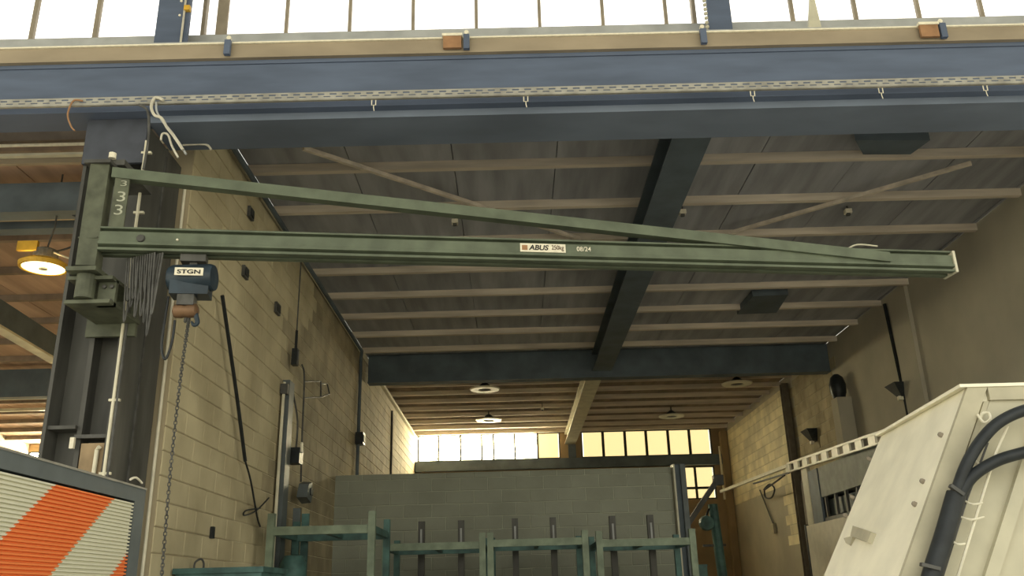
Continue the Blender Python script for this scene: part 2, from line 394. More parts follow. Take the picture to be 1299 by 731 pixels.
MB().box((-3.12, 7.97, 6.99), (-3.0, 8.0, 9.6)).build('thick_mullion', MULL, bpy.data.objects['window_2'])
window(3, 8.06, 2.45, 10.5, 7.42, 9.6, [b for b in cb if 2.47 < b < 10.3], MULL, PANE, 'high window band with a cream wedge standing on its sill', bw=0.04)
wxs = [at(x, 565, 'Y', YB).x for x in (556, 584, 611, 626, 653, 682)]
window(4, YB+0.06, -3.12, 1.60, 5.78, 6.66, wxs, MULLD, lambda i: PANEY if i == 6 else PANEB, 'glaring strip window of seven panes in the far wall', bw=0.07)
wxs = [at(x, 560, 'Y', YB).x for x in (765, 793, 820, 848, 875)]
window(5, YB+0.06, 2.30, 6.62, 5.78, 6.66, wxs, MULLD, PANEY, 'yellowish strip window of six panes in the far wall', bw=0.09)
window(6, YB+0.06, 5.30, 6.62, 4.36, 5.42, [5.98], MULLD, PANEY, 'small four-pane window under the dark lintel in the far wall', bw=0.08, rows=[4.72])
window(7, YB+0.06, -16, -8, 5.35, 6.45, [-15.2+0.85*k for k in range(9)], MULLD, PANEB, 'strip window at the far end of the side bay', bw=0.08)

# ------------------------------------------------------------------ steel structure
g = thing('runway_girder', (0, 7.2, 5.80), 'long dark blue crane runway girder spanning the whole bay opening', 'girder')
MB().box((-13, 6.98, 5.93), (12, 7.02, 6.36)).build('web', BLUE, g)
MB().box((-13, 6.965, 6.36), (12, 7.40, 6.40)).build('top_flange', BLUE, g)
MB().box((-13, 6.94, 5.86), (12, 7.26, 5.93)).build('bottom_flange', BLUE, g)
MB().box((-3.28, 7.03, 5.79), (12, 7.56, 5.86)).build('soffit_plate', SOFF, g)
MB().box((-3.28, 7.50, 5.86), (12, 7.56, 6.36)).build('rear_web', DARK, g)
r = thing('crane_rail', (0, 6.95, 6.40), 'beige crane rail ledge running along the top of the blue girder', 'rail')
MB().box((-13, 6.92, 6.40), (12, 7.02, 6.545)).build('rail_body', BEIGE, r)
MB().box((-13, 6.90, 6.545), (12, 7.04, 6.56)).build('rail_lit_edge', LABELM, r)  # bright strip: the lit top edge of the ledge put into colour
tag(MB().tube([(-13, 6.96, 6.59), (12, 6.96, 6.59)], 0.02, 8).build('conduit', SILL), 'thin grey conduit lying along the top of the beige crane rail', 'conduit')
for px, lab in ((290, 'blue clamp on the crane rail beside the thick window mullion'), (592, 'blue clamp on the crane rail next to a terracotta pad, mid span'), (893, 'blue clamp on the crane rail under the post with a chain'), (1199, 'blue clamp on the crane rail next to a terracotta pad, by the cream wedge')):
    p = at(px, 62, 'Y', 6.91)
    c = thing('rail_clamp', (p.x, 6.90, 6.40), lab, 'clamp', 'clamps on the crane rail')
    MB().box((p.x-0.028, 6.86, 6.405), (p.x+0.028, 6.899, 6.56)).build('clamp_plate', BLUE, c)
    MB().lathe((p.x, 6.90, 6.60), [(0.0, -0.02), (0.022, -0.015), (0.022, 0.015), (0.0, 0.02)], 8, 'Y').build('clamp_bolt', LABELM, c)
for px, lab in ((574, 'terracotta pad on the crane rail at mid span'), (1181, 'terracotta pad on the crane rail near the cream wedge')):
    p = at(px, 60, 'Y', 6.91)
    c = thing('rail_pad', (p.x, 6.90, 6.41), lab, 'pad', 'pads on the crane rail')
    MB().box((p.x-0.085, 6.87, 6.42), (p.x+0.085, 6.899, 6.548)).build('pad', RUST, c)
    MB().box((p.x-0.095, 6.86, 6.548), (p.x+0.095, 6.899, 6.575)).build('cover', LABELM, c)
w = at(1022, 38, 'Y', 7.9)
m = MB().poly([(w.x-0.1, 7.62, 6.98), (w.x+0.06, 7.62, 6.98), (w.x+0.02, 7.62, 7.66), (w.x-0.1, 7.66, 6.98), (w.x+0.06, 7.66, 6.98), (w.x+0.02, 7.66, 7.66)], [(0,1,2),(3,5,4),(0,3,4,1),(1,4,5,2),(2,5,3,0)])
sh = struct(MB().box((-12, 7.56, 6.94), (12, 7.96, 6.98)).build('trim_1', SILL)); tag(sh, 'grey ledge at the foot of the high window band')
tag(m.build('wedge_plate', PALE), 'cream pointed plate standing on the ledge against the high windows', 'plate')

# posts between the high windows
for x, lab in ((-3.46, 'broad blue steel post with bolts and a yellow clip between the high windows'), (2.30, 'narrow blue steel post with a chain hanging beside it between the high windows')):
    b = x < 0
    p = thing('window_post', (x, 7.7, 6.98), lab, 'post')
    wd = 0.34 if b else 0.24
    MB().box((x-wd/2, 7.66, 6.98), (x+wd/2, 7.70, 9.6)).build('front_flange', BLUE, p)
    MB().box((x-0.02, 7.70, 6.98), (x+0.02, 7.95, 9.6)).build('web', BLUE, p)
    if b:
        MB().box((x+0.02, 7.70, 6.98), (x+0.07, 7.94, 9.6)).build('side_plate', MULL, p)
        for dz in (0.15, 0.33, 0.5): MB().lathe((x+0.07, 7.66, 7.30+dz), [(0.0, -0.012), (0.014, -0.01), (0.014, 0.0)], 8, 'Y').build('bolt', LABELM, p)
        MB().tube([(x+0.12, 7.64, 6.99), (x+0.12, 7.64, 9.6)], 0.012, 6).build('cable', LIGHTC, p)
        MB().cbox((x+0.15, 7.64, 7.52), (0.06, 0.05, 0.06)).build('clip', YELLOW, p)
    else:
        mb = MB()
        for k in range(40): mb.lathe((x-0.15, 7.64, 7.03+k*0.055), [(0.0, -0.025), (0.02, -0.01), (0.02, 0.01), (0.0, 0.025)], 6)
        mb.build('chain', PALE, p)

# perforated cable tray under the girder
def perforated(x0, x1, y, z, h, pitch, slot, parent, name, m):
    mb = MB(); t = 0.004
    rows = [(z, 0.020), (z+h/2-0.007, 0.014), (z+h-0.016, 0.016)]
    for zz, hh in rows: mb.box((x0, y, zz), (x1, y+t, zz+hh))
    n = int((x1-x0)/pitch)
    for r_, (za, zb) in enumerate(((z+0.020, z+h/2-0.007), (z+h/2+0.007, z+h-0.016))):
        for k in range(n):
            xa = x0 + k*pitch + (pitch/2 if r_ else 0)
            mb.box((xa, y, za), (xa+pitch-slot, y+t, zb))
    return mb.build(name, m, parent)
t = thing('cable_tray', (0, 6.84, 5.86), 'long perforated steel cable tray fixed under the blue girder', 'cable tray')
perforated(-13, 12, 6.80, 5.855, 0.075, 0.11, 0.062, t, 'perforated_side', GALV)
MB().box((-13, 6.804, 5.85), (12, 6.83, 5.856)).build('tray_floor', GALV, t)
for px in (474, 667, 956, 1120, 1254):
    p = at(px, 125, 'Y', 6.82)
    c = thing('tray_hook', (p.x, 6.83, 5.75), 'small pale wire hook hanging from the perforated cable tray', 'hook', 'hooks under the cable tray')
    MB().tube([(p.x-0.018, 6.83, 5.852), (p.x-0.018, 6.83, 5.80), (p.x+0.018, 6.83, 5.80), (p.x+0.018, 6.83, 5.852)], 0.005, 6).build('loop', LABELM, c)
    MB().tube([(p.x, 6.83, 5.80), (p.x, 6.83, 5.77), (p.x+0.006, 6.83, 5.74)], 0.004, 6).build('tail', LABELM, c)

# main column: two H sections back to back
c = thing('steel_column', (-3.57, 7.5, 0), 'tall dark steel column carrying the runway girder and jib crane', 'column')
for y0, nm in ((7.10, 'front'), (7.54, 'rear')):
    y1 = y0+0.38 if nm == 'rear' else y0+0.43
    MB().box((-3.86, y0, 0), (-3.83, y1, 5.79)).build('flange', COLM, c)
    MB().box((-3.33, y0, 0), (-3.30, y1, 5.79)).build('flange', COLM, c)
    MB().box((-3.83, (y0+y1)/2-0.015, 0), (-3.33, (y0+y1)/2+0.015, 5.79)).build('web', COLM, c)
MB().box((-3.60, 7.16, 0), (-3.56, 7.299, 4.1)).build('stiffener', COLM, c)
MB().box((-3.86, 7.06, 5.40), (-3.30, 7.095, 5.855)).build('cap_plate', mat('column head paint', (0.062, 0.07, 0.092), 0.55, var=0.1, coord='World'), c)
MB().box((-3.83, 7.12, 2.98), (-3.60, 7.29, 3.01)).build('shelf_plate', COLM, c)
MB().box((-3.303, 7.52, 0), (-3.288, 7.55, 5.79)).build('seam_strip', GREYC, c)

# brown box in the column recess
p = at(112, 575, 'Y', 7.2)
b = thing('wooden_crate', (-3.45, 7.2, 2.35), 'brown board box wedged in the recess of the steel column', 'box')
MB().box((-3.54, 7.14, 2.25), (-3.35, 7.28, 2.86)).build('board', mat('brown card', (0.34, 0.25, 0.15), 0.8, var=0.15, scale=5, coord='World'), b)
MB().box((-3.60, 7.12, 2.90), (-3.34, 7.28, 2.93)).build('shelf', GREYC, b)
MB().tube([(-3.40, 7.12, 2.25), (-3.395, 7.12, 2.80), (-3.37, 7.10, 2.82)], 0.018, 8).build('pipe', PIPEW, b)
MB().cbox((-3.60, 7.11, 2.86), (0.035, 0.03, 0.09)).build('clip', LABELM, b)

# conduit down the column
mb = MB(); mb.tube([(-3.29, 7.06, 5.62), (-3.285, 7.06, 4.0), (-3.285, 7.06, 0.6)], 0.014, 8)
o = thing('column_conduit', (-3.285, 7.06, 0.6), 'pale conduit pair running down the front edge of the steel column', 'conduit')
mb.build('pipe', PIPEW, o); MB().tube([(-3.255, 7.06, 4.1), (-3.25, 7.06, 0.6)], 0.012, 8).build('pipe', GREYC, o)
for z in (5.5, 4.9, 3.2, 2.6): MB().cbox((-3.28, 7.07, z), (0.09, 0.03, 0.02)).build('clip', PIPEW, o)
o = tag(MB().tube([(XL-0.04, 7.92, 5.7), (XL-0.04, 7.92, 1.2)], 0.016, 8).build('wall_conduit', PIPEW), 'thin cream conduit down the end of the block wall beside the column', 'conduit')

# cross beam, long beams
o = thing('cross_beam', (2.0, YM, 6.07), 'deep dark beam crossing the bay above the grey partition', 'beam')
MB().box((XL+0.06, YM, 6.09), (XR-0.02, YM+0.03, 6.70)).build('web', DARK, o)
MB().box((XL+0.06, YM-0.04, 6.06), (XR-0.02, YM+0.24, 6.09)).build('bottom_flange', DARK, o)
MB().box((XL+0.06, YM+0.20, 6.09), (XR-0.02, YM+0.23, 6.70)).build('rear_web', DARK, o)
o = tag(MB().ibeam((2.03, 8.15, 6.60), (2.03, YM-0.05, 6.60), 0.42, 0.40).build('roof_beam', DARK), 'dark steel roof beam running under the purlins to the cross beam', 'beam')
o = tag(MB().ibeam((1.93, YM+0.26, 6.58), (1.93, YB-0.05, 6.58), 0.36, 0.34).build('roof_beam', PALE), 'roof beam coloured pale as if daylit, running from the cross beam to the far windows', 'beam')  # window light on this beam is put into its pale colour
o = tag(MB().box((XL+0.02, YB-0.22, 5.44), (6.92, YB-0.01, 5.76)).build('lintel_beam', DARK), 'dark lintel beam under the far strip windows', 'beam')
o = tag(MB().box((1.86, YB-0.2, 5.77), (2.10, YB-0.01, 6.2)).build('window_pier', DARK), 'dark steel pier between the two far strip windows', 'post')
# eave angles along the left wall, conduit on ceiling edge
tag(MB().tube([(XL+0.10, 8.3, 6.50), (XL+0.10, 17.6, 6.50), (XL+0.06, 17.75, 6.35), (XL+0.06, 17.75, 1.0)], 0.035, 8).build('dark_pipe', DARK), 'dark pipe along the top of the block wall turning down before the cross beam', 'pipe')
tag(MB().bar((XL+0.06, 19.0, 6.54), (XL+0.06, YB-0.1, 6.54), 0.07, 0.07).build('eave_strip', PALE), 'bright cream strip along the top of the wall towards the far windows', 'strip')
# braces under ceiling
def rod(name, a, b, m, label, cat, z=6.55, w=0.05):
    A, B = at(*a, 'Z', z), at(*b, 'Z', z)
    return tag(MB().bar(A, B, w, w).build(name, m), label, cat)
rod('wind_brace', (385, 188), (735, 303), TIMBER, 'slanting pale wind brace under the ceiling above the jib boom', 'brace', 6.57)
rod('wind_brace', (1232, 207), (925, 296), TIMBER, 'slanting pale wind brace between the roof beam and the plastered wall', 'brace', 6.57)
# dark flat box for each hatch in ceiling
for (q, lab) in ((((1085, 178), (1180, 178), (1155, 196), (1095, 196)), 'dark hatch in the ceiling right behind the blue girder'), (((955, 376), (1000, 374), (985, 397), (935, 399)), 'dark hatch in the ceiling beyond the boom tip')):
    P = [at(*k, 'Z', 6.58) for k in q]
    mb = MB().hexa([P[0], P[1], P[2], P[3]] + [v+Vector((0,0,0.12)) for v in P])
    tag(mb.build('ceiling_patch', DARK), lab, 'patch')

# ------------------------------------------------------------------ jib crane
A = Vector((-3.30, 6.53, 4.295)); B = Vector((4.10, 7.56, 4.295))
D = (B-A).normalized(); N = Vector((D.y, -D.x, 0)); UP = Vector((0,0,1)); LA = (B-A).length
j = thing('jib_crane', (-3.33, 6.52, 4.0), 'long grey green jib crane with slanting tie on the steel column', 'crane')
half = [(-0.08, 0.205), (-0.08, 0.190), (-0.035, 0.186), (-0.035, 0.168), (-0.082, 0.160), (-0.082, 0.075), (-0.102, 0.066), (-0.102, 0.046), (-0.055, 0.036), (-0.055, 0.024), (-0.09, 0.02), (-0.09, 0.0), (-0.03, 0.0), (-0.03, 0.02)]
prof = [(-x, y) for x, y in half] + [(x, y) for x, y in reversed(half)]
MB().extrude([(x, y) for x, y in prof], A, B, -N, UP).build('boom', GREEN, j)
MB().extrude([(-0.10, -0.008), (0.10, -0.008), (0.10, 0.20), (-0.10, 0.20)], B, B+D*0.025, -N, UP).build('end_cap', PALE, j)
uB = 0.915*LA
a = A + D*0.02 + N*0.02 + UP*0.705; b = A + D*uB + N*0.075 + UP*0.115
MB().extrude([(-0.045, -0.046), (0.045, -0.046), (0.045, 0.046), (-0.045, 0.046)], a, b, -N, UP).build('tie', GREEN, j)
MB().cbox((-3.375, 6.52, 4.61), (0.15, 0.16, 0.90), math.atan2(D.y, D.x)).build('mast', GREEN2, j)
MB().cbox((-3.375, 6.52, 4.40), (0.154, 0.164, 0.012)).build('mast_joint', GREEN2, j)
pc = Vector((-3.185, 6.50, 4.73))
MB().cbox(pc, (0.115, 0.02, 0.46), math.atan2(D.y, D.x)).build('number_plate', GREEN2, j)
np_ = j.children[-1] if j.children[-1].name.startswith('number_plate') else [c for c in j.children if c.name.startswith('number_plate')][0]
text('3', 'plate_number', FADED, np_, pc + Vector((0.012, -0.014, 0.05)), D, UP, 0.065, 0.09)
text('3', 'plate_number', FADED, np_, pc + Vector((0.004, -0.014, -0.07)), D, UP, 0.065, 0.09)
text('3', 'plate_number', FADED, np_, pc + Vector((0.018, -0.014, 0.17)), D, UP, 0.05, 0.05)
# bearings on the column
MB().cbox((-3.375, 6.52, 4.12), (0.24, 0.24, 0.035)).lathe((-3.375, 6.52, 3.9), [(0.075, 0), (0.075, 0.2)], 16).build('lower_bearing', GREEN2, j)
for z in (3.86, 4.06): MB().box((-3.52, 6.50, z), (-3.16, 7.10, z+0.03)).build('bracket_plate', GREEN2, j)
MB().box((-3.30, 6.58, 3.86), (-3.16, 6.62, 4.08)).build('bracket_face', GREEN2, j)
MB().box((-3.60, 7.06, 3.75), (-3.18, 7.10, 4.18)).build('wall_plate', GREEN2, j)
for dx, dz in ((-3.25, 3.90), (-3.19, 3.90), (-3.25, 4.02), (-3.19, 4.02)): MB().lathe((dx, 6.575, dz), [(0.0, -0.018), (0.017, -0.015), (0.017, 0.006)], 8, 'Y').build('bolt', COLM, j)
MB().cbox((-3.375, 6.52, 5.075), (0.22, 0.22, 0.03)).box((-3.46, 6.52, 5.09), (-3.20, 7.10, 5.14)).build('upper_bearing', COLM, j)
MB().lathe((-3.30, 6.50, 5.14), [(0.03, 0), (0.03, 0.05), (0.0, 0.06)], 10).build('pivot_pin', LABELM, j)
# boom fittings, sign and date
def onboom(px, h, out=0.0, py=310):
    # point on the boom front for a photo column
    lo, hi = 0.0, LA
    for _ in range(40):
        mid = (lo+hi)/2
        if proj(A + D*mid + UP*h)[0] < px: lo = mid
        else: hi = mid
    return A + D*lo + UP*h + N*out
q0, q1 = onboom(658, 0.115), onboom(715, 0.115)
sc_ = (q0+q1)/2 + N*0.088; sw = (q1-q0).length
MB().extrude([(-sw/2, -0.036), (sw/2, -0.036), (sw/2, 0.042), (-sw/2, 0.042)], sc_-N*0.005, sc_+N*0.002, D, UP).build('name_sign', LABELM, j)
ns_ = [c for c in j.children if c.name.startswith('name_sign')][0]
text('ABUS', 'sign_name', INK, ns_, sc_ + N*0.004 - D*sw*0.09 + UP*0.005, D, UP + D*0.2, sw*0.42, 0.05, bold=0.03)
text('250kg', 'sign_load', mat('brown ink', (0.10, 0.06, 0.04), 0.7, var=0.05), ns_, sc_ + N*0.004 + D*sw*0.325 + UP*0.003, D, UP, sw*0.27, 0.055, bold=0.015)
MB().extrude([(-sw*0.06, -0.02), (sw*0.06, -0.02), (sw*0.06, 0.025), (-sw*0.06, 0.025)], sc_+N*0.002-D*sw*0.40, sc_+N*0.004-D*sw*0.40, D, UP).build('sign_emblem', RUST, ns_)
qd = onboom(738, 0.12, 0.086)
text('08/24', 'painted_date', LABELM, j, qd, D, UP, 0.125, 0.042, bold=0.006)
MB().lathe(onboom(182, 0.105, 0.09), [(0.0, -0.012), (0.03, -0.01), (0.034, 0.012)], 12, 'Y').build('end_stop', COLM, j)
MB().lathe(onboom(228, 0.10, 0.09), [(0.0, -0.008), (0.009, -0.006), (0.009, 0.008)], 8, 'Y').build('screw', LABELM, j)
t0, t1 = onboom(1072, 0.215), onboom(1114, 0.215)
MB().tube([t0, (t0*0.6+t1*0.4)+UP*0.06, t1+UP*0.05], 0.008, 6, smooth=5).build('loose_strip', PALE, j)

# festoon cables hanging below the boom near the column
for k in range(13):
    u0 = 0.19+0.021*k; dz = random.uniform(0.28, 0.72); nk = -0.078+0.013*k
    p0 = A - UP*0.012 + D*u0 + N*nk; p1 = A - UP*0.012 + D*(u0+random.uniform(0.05, 0.085)) + N*nk
    mid = (p0+p1)/2 - UP*dz
    o = MB().tube([p0, p0*0.6+mid*0.4-UP*0.05, mid, p1*0.6+mid*0.4-UP*0.05, p1], 0.008, 6, smooth=6).build('festoon_cable', GREYC)
    tag(o, 'thin grey festoon cable looped under the boom next to the column', 'cable', 'cables looped under the jib boom')

# chain hoist
hp = onboom(247, 0.0)
h = thing('chain_hoist', hp - UP*0.62, 'dark electric chain hoist with a white label hanging below the boom', 'hoist')
ang = math.atan2(D.y, D.x)
MB().cbox(hp - UP*0.035, (0.20, 0.10, 0.06), ang).cbox(hp - UP*0.09, (0.06, 0.03, 0.1), ang).build('trolley', COLM, h)
hb = hp - UP*0.20
MB().lathe(hb - D*0.0, [(0.0, -0.185), (0.10, -0.18), (0.115, -0.15), (0.115, 0.15), (0.105, 0.18), (0.0, 0.185)], 20, 'X').build('motor_casing', HOIST, h, smooth=True)
MB().cbox(hb - UP*0.09, (0.30, 0.18, 0.14), ang).build('gear_casing', HOIST, h)
MB().cbox(hb + N*0.134 + UP*0.01, (0.22, 0.01, 0.065), ang).build('label_plate', LABELM, h)
lb_ = [c for c in h.children if c.name.startswith('label_plate')][0]
text('STGN', 'label_text', INK, lb_, hb + N*0.141 + UP*0.008, D, UP, 0.18, 0.036, bold=0.03)
MB().cbox(hb + N*0.02 - UP*0.2 - D*0.02, (0.13, 0.12, 0.1), ang).build('chain_guide', GREYC, h)
MB().lathe(hb + N*0.02 - UP*0.285 - D*0.02, [(0.03, -0.10), (0.055, -0.085), (0.06, -0.03), (0.05, 0.0), (0.06, 0.03), (0.055, 0.085), (0.03, 0.10)], 14, 'X').build('hook_block', COPPER, h, smooth=True)
# chain of links down from the block
c0 = hb - UP*0.36 - D*0.02; mb = MB()
e0 = at(240, 400, 'Y', 6.62); e1 = at(205, 731, 'Y', 6.75)
pts = catmull([c0, e0, at(229, 480, 'Y', 6.66), at(216, 600, 'Y', 6.7), e1, e1-UP*0.5], 26)
for k, p in enumerate(pts):
    a_ = 0 if k % 2 else math.pi/2; d1 = Vector((math.cos(a_), math.sin(a_), 0))
    mb.tube([p+UP*0.02, p+d1*0.011+UP*0.01, p+d1*0.011-UP*0.01, p-UP*0.02, p-d1*0.011-UP*0.01, p-d1*0.011+UP*0.01, p+UP*0.02], 0.0042, 4)
mb.build('chain', GREYC, h)
MB().tube([c0-D*0.08, c0-D*0.085-UP*0.18, c0-D*0.12-UP*0.32, c0-D*0.16-UP*0.2, c0-D*0.15+UP*0.2], 0.011, 8, smooth=5).build('power_cable', BLACK, h)
hk = at(245, 405, 'Y', 6.6)
MB().tube([hk+UP*0.10, hk+UP*0.03+D*0.02, hk-UP*0.03+D*0.035, hk-UP*0.05+D*0.01, hk-UP*0.02-D*0.01], [0.012, 0.02, 0.02, 0.016, 0.008], 8, smooth=4).build('hook', HOIST, h)

# loose cables near column top
def wire(name, pts, rad, m, label, cat='cable', sm=6, group=None):
    return tag(MB().tube(pts, rad, 6, smooth=sm).build(name, m), label, cat, group)
wire('orange_cable', [at(x, y, 'Y', 6.78) for x, y in ((105, 128), (93, 128), (86, 145), (90, 160), (95, 166))], 0.008, RUST, 'pinkish cable looping down from the cable tray left of the column')
wire('pale_cable', [at(x, y, 'Y', 6.77) for x, y in ((207, 127), (197, 124), (192, 135), (196, 146), (205, 150), (212, 162), (220, 172), (232, 190))], 0.014, LIGHTC, 'thick pale cable hooked over the tray and dropping behind the column top')
wire('pale_cable', [at(x, y, 'Y', 6.79) for x, y in ((198, 130), (199, 142), (207, 155), (218, 168), (229, 184), (236, 196))], 0.010, SILL, 'thin grey cable beside the thick pale cable at the column top')
wire('pale_cable', [at(x, y, 'Y', 6.78) for x, y in ((204, 178), (206, 170), (213, 171), (218, 185), (226, 200))], 0.010, LIGHTC, 'short hooked pale cable end against the column head')
wire('dark_cable', [at(x, y, 'Y', 6.79) for x, y in ((176, 133), (187, 140), (189, 160), (188, 180), (182, 215))], 0.012, GREYC, 'dark cable dropping from the tray to the column conduit')
wire('thin_pipe', [at(x, y, 'Y', 7.45) for x, y in ((232, 184), (260, 183), (268, 190))], 0.012, LIGHTC, 'thin pale pipe stub bent under the girder soffit', 'pipe', 3)

# ------------------------------------------------------------------ side bay pieces
def ybar(name, px0, px1, ya, yb, Y, depth, m, label, cat='beam', x0=-15.9, x1=-3.56):
    za, zb = at(50, ya, 'Y', Y).z, at(50, yb, 'Y', Y).z
    return tag(MB().box((x0, Y, zb), (x1, Y+depth, za)).build(name, m), label, cat)
ybar('eave_channel', 0, 0, 160, 178, 8.2, 0.1, mat('brown grey channel', (0.17, 0.14, 0.115), 0.7, var=0.1, coord='World'), 'brown grey channel high across the side bay opening', 'channel')
tag(MB().tube([(-15.9, 8.15, at(50, 184, 'Y', 8.15).z), (-3.56, 8.15, at(50, 184, 'Y', 8.15).z)], 0.018, 8).build('white_tube', LABELM), 'thin white tube across the side bay opening', 'pipe')
ybar('batten', 0, 0, 194, 197, 8.2, 0.06, PALE, 'slim pale batten across the side bay opening', 'batten')
ybar('grating_strip', 0, 0, 199, 207, 8.29, 0.05, BEIGE, 'beige grating strip across the side bay opening', 'strip')
ybar('side_bay_beam', 0, 0, 232, 268, 9.6, 0.25, DARK, 'deep dark beam across the side bay near the column', 'beam')
ybar('batten', 0, 0, 269, 277, 9.9, 0.08, BEIGE, 'broken beige batten behind the side bay beam', 'batten')
ybar('side_bay_beam', 0, 0, 278, 290, 10.3, 0.2, DARK, 'shallow dark beam behind the beige batten in the side bay', 'beam')
ybar('side_bay_beam', 0, 0, 468, 503, YM, 0.25, DARK, 'deep dark beam far back in the side bay', 'beam')
a, b = at(0, 418, 'Z', 5.95), at(75, 462, 'Z', 5.95)
dd = (b-a).normalized()
o = thing('side_bay_roof_beam', (a+b)/2, 'slanting dark beam with a bright lower edge in the side bay', 'beam')
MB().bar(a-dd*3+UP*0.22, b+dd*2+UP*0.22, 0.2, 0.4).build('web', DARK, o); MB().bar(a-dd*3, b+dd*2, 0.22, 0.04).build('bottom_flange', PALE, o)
for ya, lab in ((506, 'upper purlin coloured as lit, far back in the side bay'), (521, 'lower purlin coloured as lit, far back in the side bay')):
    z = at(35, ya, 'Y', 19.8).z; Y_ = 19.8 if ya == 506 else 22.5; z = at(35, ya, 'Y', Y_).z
    tag(MB().box((-15.9, Y_, z), (-3.56, Y_+0.1, z+0.07)).build('side_purlin_lit', PALE), lab, 'purlin')  # light caught by these purlins is put into their pale colour
z = at(30, 540, 'Y', 26).z
tag(MB().box((-15.9, 26, z), (-3.56, 26.2, z+0.35)).build('side_bay_beam', BEIGE), 'beige beam above the far window of the side bay', 'beam')
# round lamp
lp = at(55, 340, 'Z', 5.45)
l = thing('high_bay_lamp', lp, 'lit yellow round high bay lamp hanging beside the column', 'lamp')
MB().lathe(lp, [(0.0, 0.0), (0.235, 0.0), (0.235, 0.012), (0.0, 0.012)], 32).build('lit_disc', LEDW, l)
MB().lathe(lp, [(0.24, -0.008), (0.27, -0.008), (0.28, 0.04), (0.22, 0.08), (0.24, 0.02)], 32, closed=True).build('rim', YELLOW, l)
MB().lathe(lp, [(0.0, -0.02), (0.05, -0.02), (0.05, -0.002), (0.0, -0.002)], 16).build('sensor', PALE, l)
MB().lathe(lp+UP*0.1, [(0.14, 0.0), (0.14, 0.12), (0.05, 0.16), (0.02, 0.16)], 20).build('housing', GREYC, l)
MB().cbox(lp+Vector((-0.16, -0.12, 0.24)), (0.24, 0.05, 0.12)).build('driver_box', YELLOW, l)
MB().tube([lp+UP*0.2, lp+UP*0.55+Vector((0.06, 0, 0)), lp+UP*0.9+Vector((0.05, 0, 0)), Vector((lp.x+0.05, lp.y, ZC-0.02))], 0.012, 6).build('hanger', GREYC, l)
MB().tube([lp+Vector((0.1, 0, 0.2)), lp+Vector((0.35, 0, 0.3)), lp+Vector((0.42, 0, 0.55)), lp+Vector((0.2, 0, 0.72)), lp+Vector((0.05, 0, 0.75))], 0.012, 6, smooth=5).build('cable', BLACK, l)
MB().tube([lp+Vector((0.02, -0.05, 0.22)), lp+Vector((0.5, -0.05, 0.02))], 0.012, 6).build('strut', PALE, l)
ld = bpy.data.lights.new('high_bay_light', 'SPOT'); ld.energy = 450; ld.color = (1, 0.72, 0.36); ld.shadow_soft_size = 0.2; ld.spot_size = 2.8; ld.spot_blend = 0.6
lo_ = bpy.data.objects.new('high_bay_light', ld); lo_.location = (0, 0, -0.03); lo_.parent = l; COL.objects.link(lo_)

# ring lamps in the rear ceiling
def ring_lamp(px, py, lab):
    p = at(px, py, 'Z', 6.42)
    o = thing('ring_lamp', p, lab, 'lamp', 'round lamps under the rear ceiling')
    MB().lathe(p, [(0.16, 0.0), (0.36, 0.0), (0.38, 0.03), (0.16, 0.06)], 28, closed=True).build('reflector', RING, o)
    MB().lathe(p, [(0.0, 0.02), (0.155, 0.02), (0.15, 0.1), (0.06, 0.18), (0.0, 0.2)], 20).build('housing', BLACK, o)
    MB().tube([p+UP*0.18, Vector((p.x, p.y, ZC))], 0.02, 6).build('hanger', GREYC, o)
ring_lamp(615, 495, 'pale round pendant lamp just beyond the cross beam, left of the pale roof beam')
ring_lamp(620, 534, 'pale round pendant lamp close above the glaring far window')
ring_lamp(852, 529, 'pale round pendant lamp close above the yellowish far window')
ring_lamp(935, 488, 'dim round pendant lamp just beyond the cross beam near the right wall')
# small ceiling fittings
for px, py, z, lab in ((577, 284, 6.6, 'small white ceiling sensor above the jib tie'), (866, 272, 6.5, 'white junction box beside the dark roof beam'), (1076, 271, 6.6, 'small white ceiling sensor between roof beam and plastered wall'), (688, 520, 6.5, 'small sensor under the rear ceiling between two round lamps')):
    p = at(px, py, 'Z', z)
    o = thing('ceiling_sensor', p, lab, 'sensor')
    MB().cbox(p+UP*0.03, (0.09, 0.09, 0.06)).build('body', LABELM, o)
    MB().tube([p+UP*0.05, Vector((p.x, p.y, ZC))], 0.012, 6).build('stem', GREYC, o)
    MB().cbox(p-UP*0.015, (0.05, 0.05, 0.03)).build('dome', GREYC, o)

# ------------------------------------------------------------------ left wall fittings
def wl(px, py, x=XL+0.02): return at(px, py, 'X', x)
for (px, py, s, lab) in ((317, 271, 0.09, 'dark slot box high on the block wall above the boom'), (310, 346, 0.09, 'dark slot box on the block wall just under the boom'), (351, 392, 0.10, 'dark slot box on the block wall near the hanging pendant')):
    p = wl(px, py)
    o = thing('wall_socket', p, lab, 'socket')
    MB().box((XL+0.014, p.y-s, p.z-s*0.75), (XL+0.05, p.y+s, p.z+s*0.75)).build('back_plate', GREYC, o)
    MB().box((XL+0.05, p.y-s*0.7, p.z-s*0.5), (XL+0.06, p.y+s*0.7, p.z+s*0.5)).build('insert', BLACK, o)
p0, p1 = wl(282, 375, XL+0.1), wl(326, 655, XL+0.1)
o = thing('hanging_rod', p1, 'long thin dark rod with a wire loop leaning on the block wall', 'rod')
MB().tube([p0, wl(300, 500, XL+0.1), wl(311, 585, XL+0.1)], 0.022, 6, smooth=4).build('rod', BLACK, o)
MB().tube([wl(311, 585, XL+0.1), wl(318, 610, XL+0.1), p1, wl(330, 668, XL+0.1)], 0.012, 6, smooth=4).build('wire', BLACK, o)
MB().tube([wl(341, 632, XL+0.1), wl(325, 648, XL+0.1), wl(310, 654, XL+0.1), wl(312, 648, XL+0.1), wl(330, 645, XL+0.1)], 0.010, 6, smooth=5).build('wire_loop', BLACK, o)
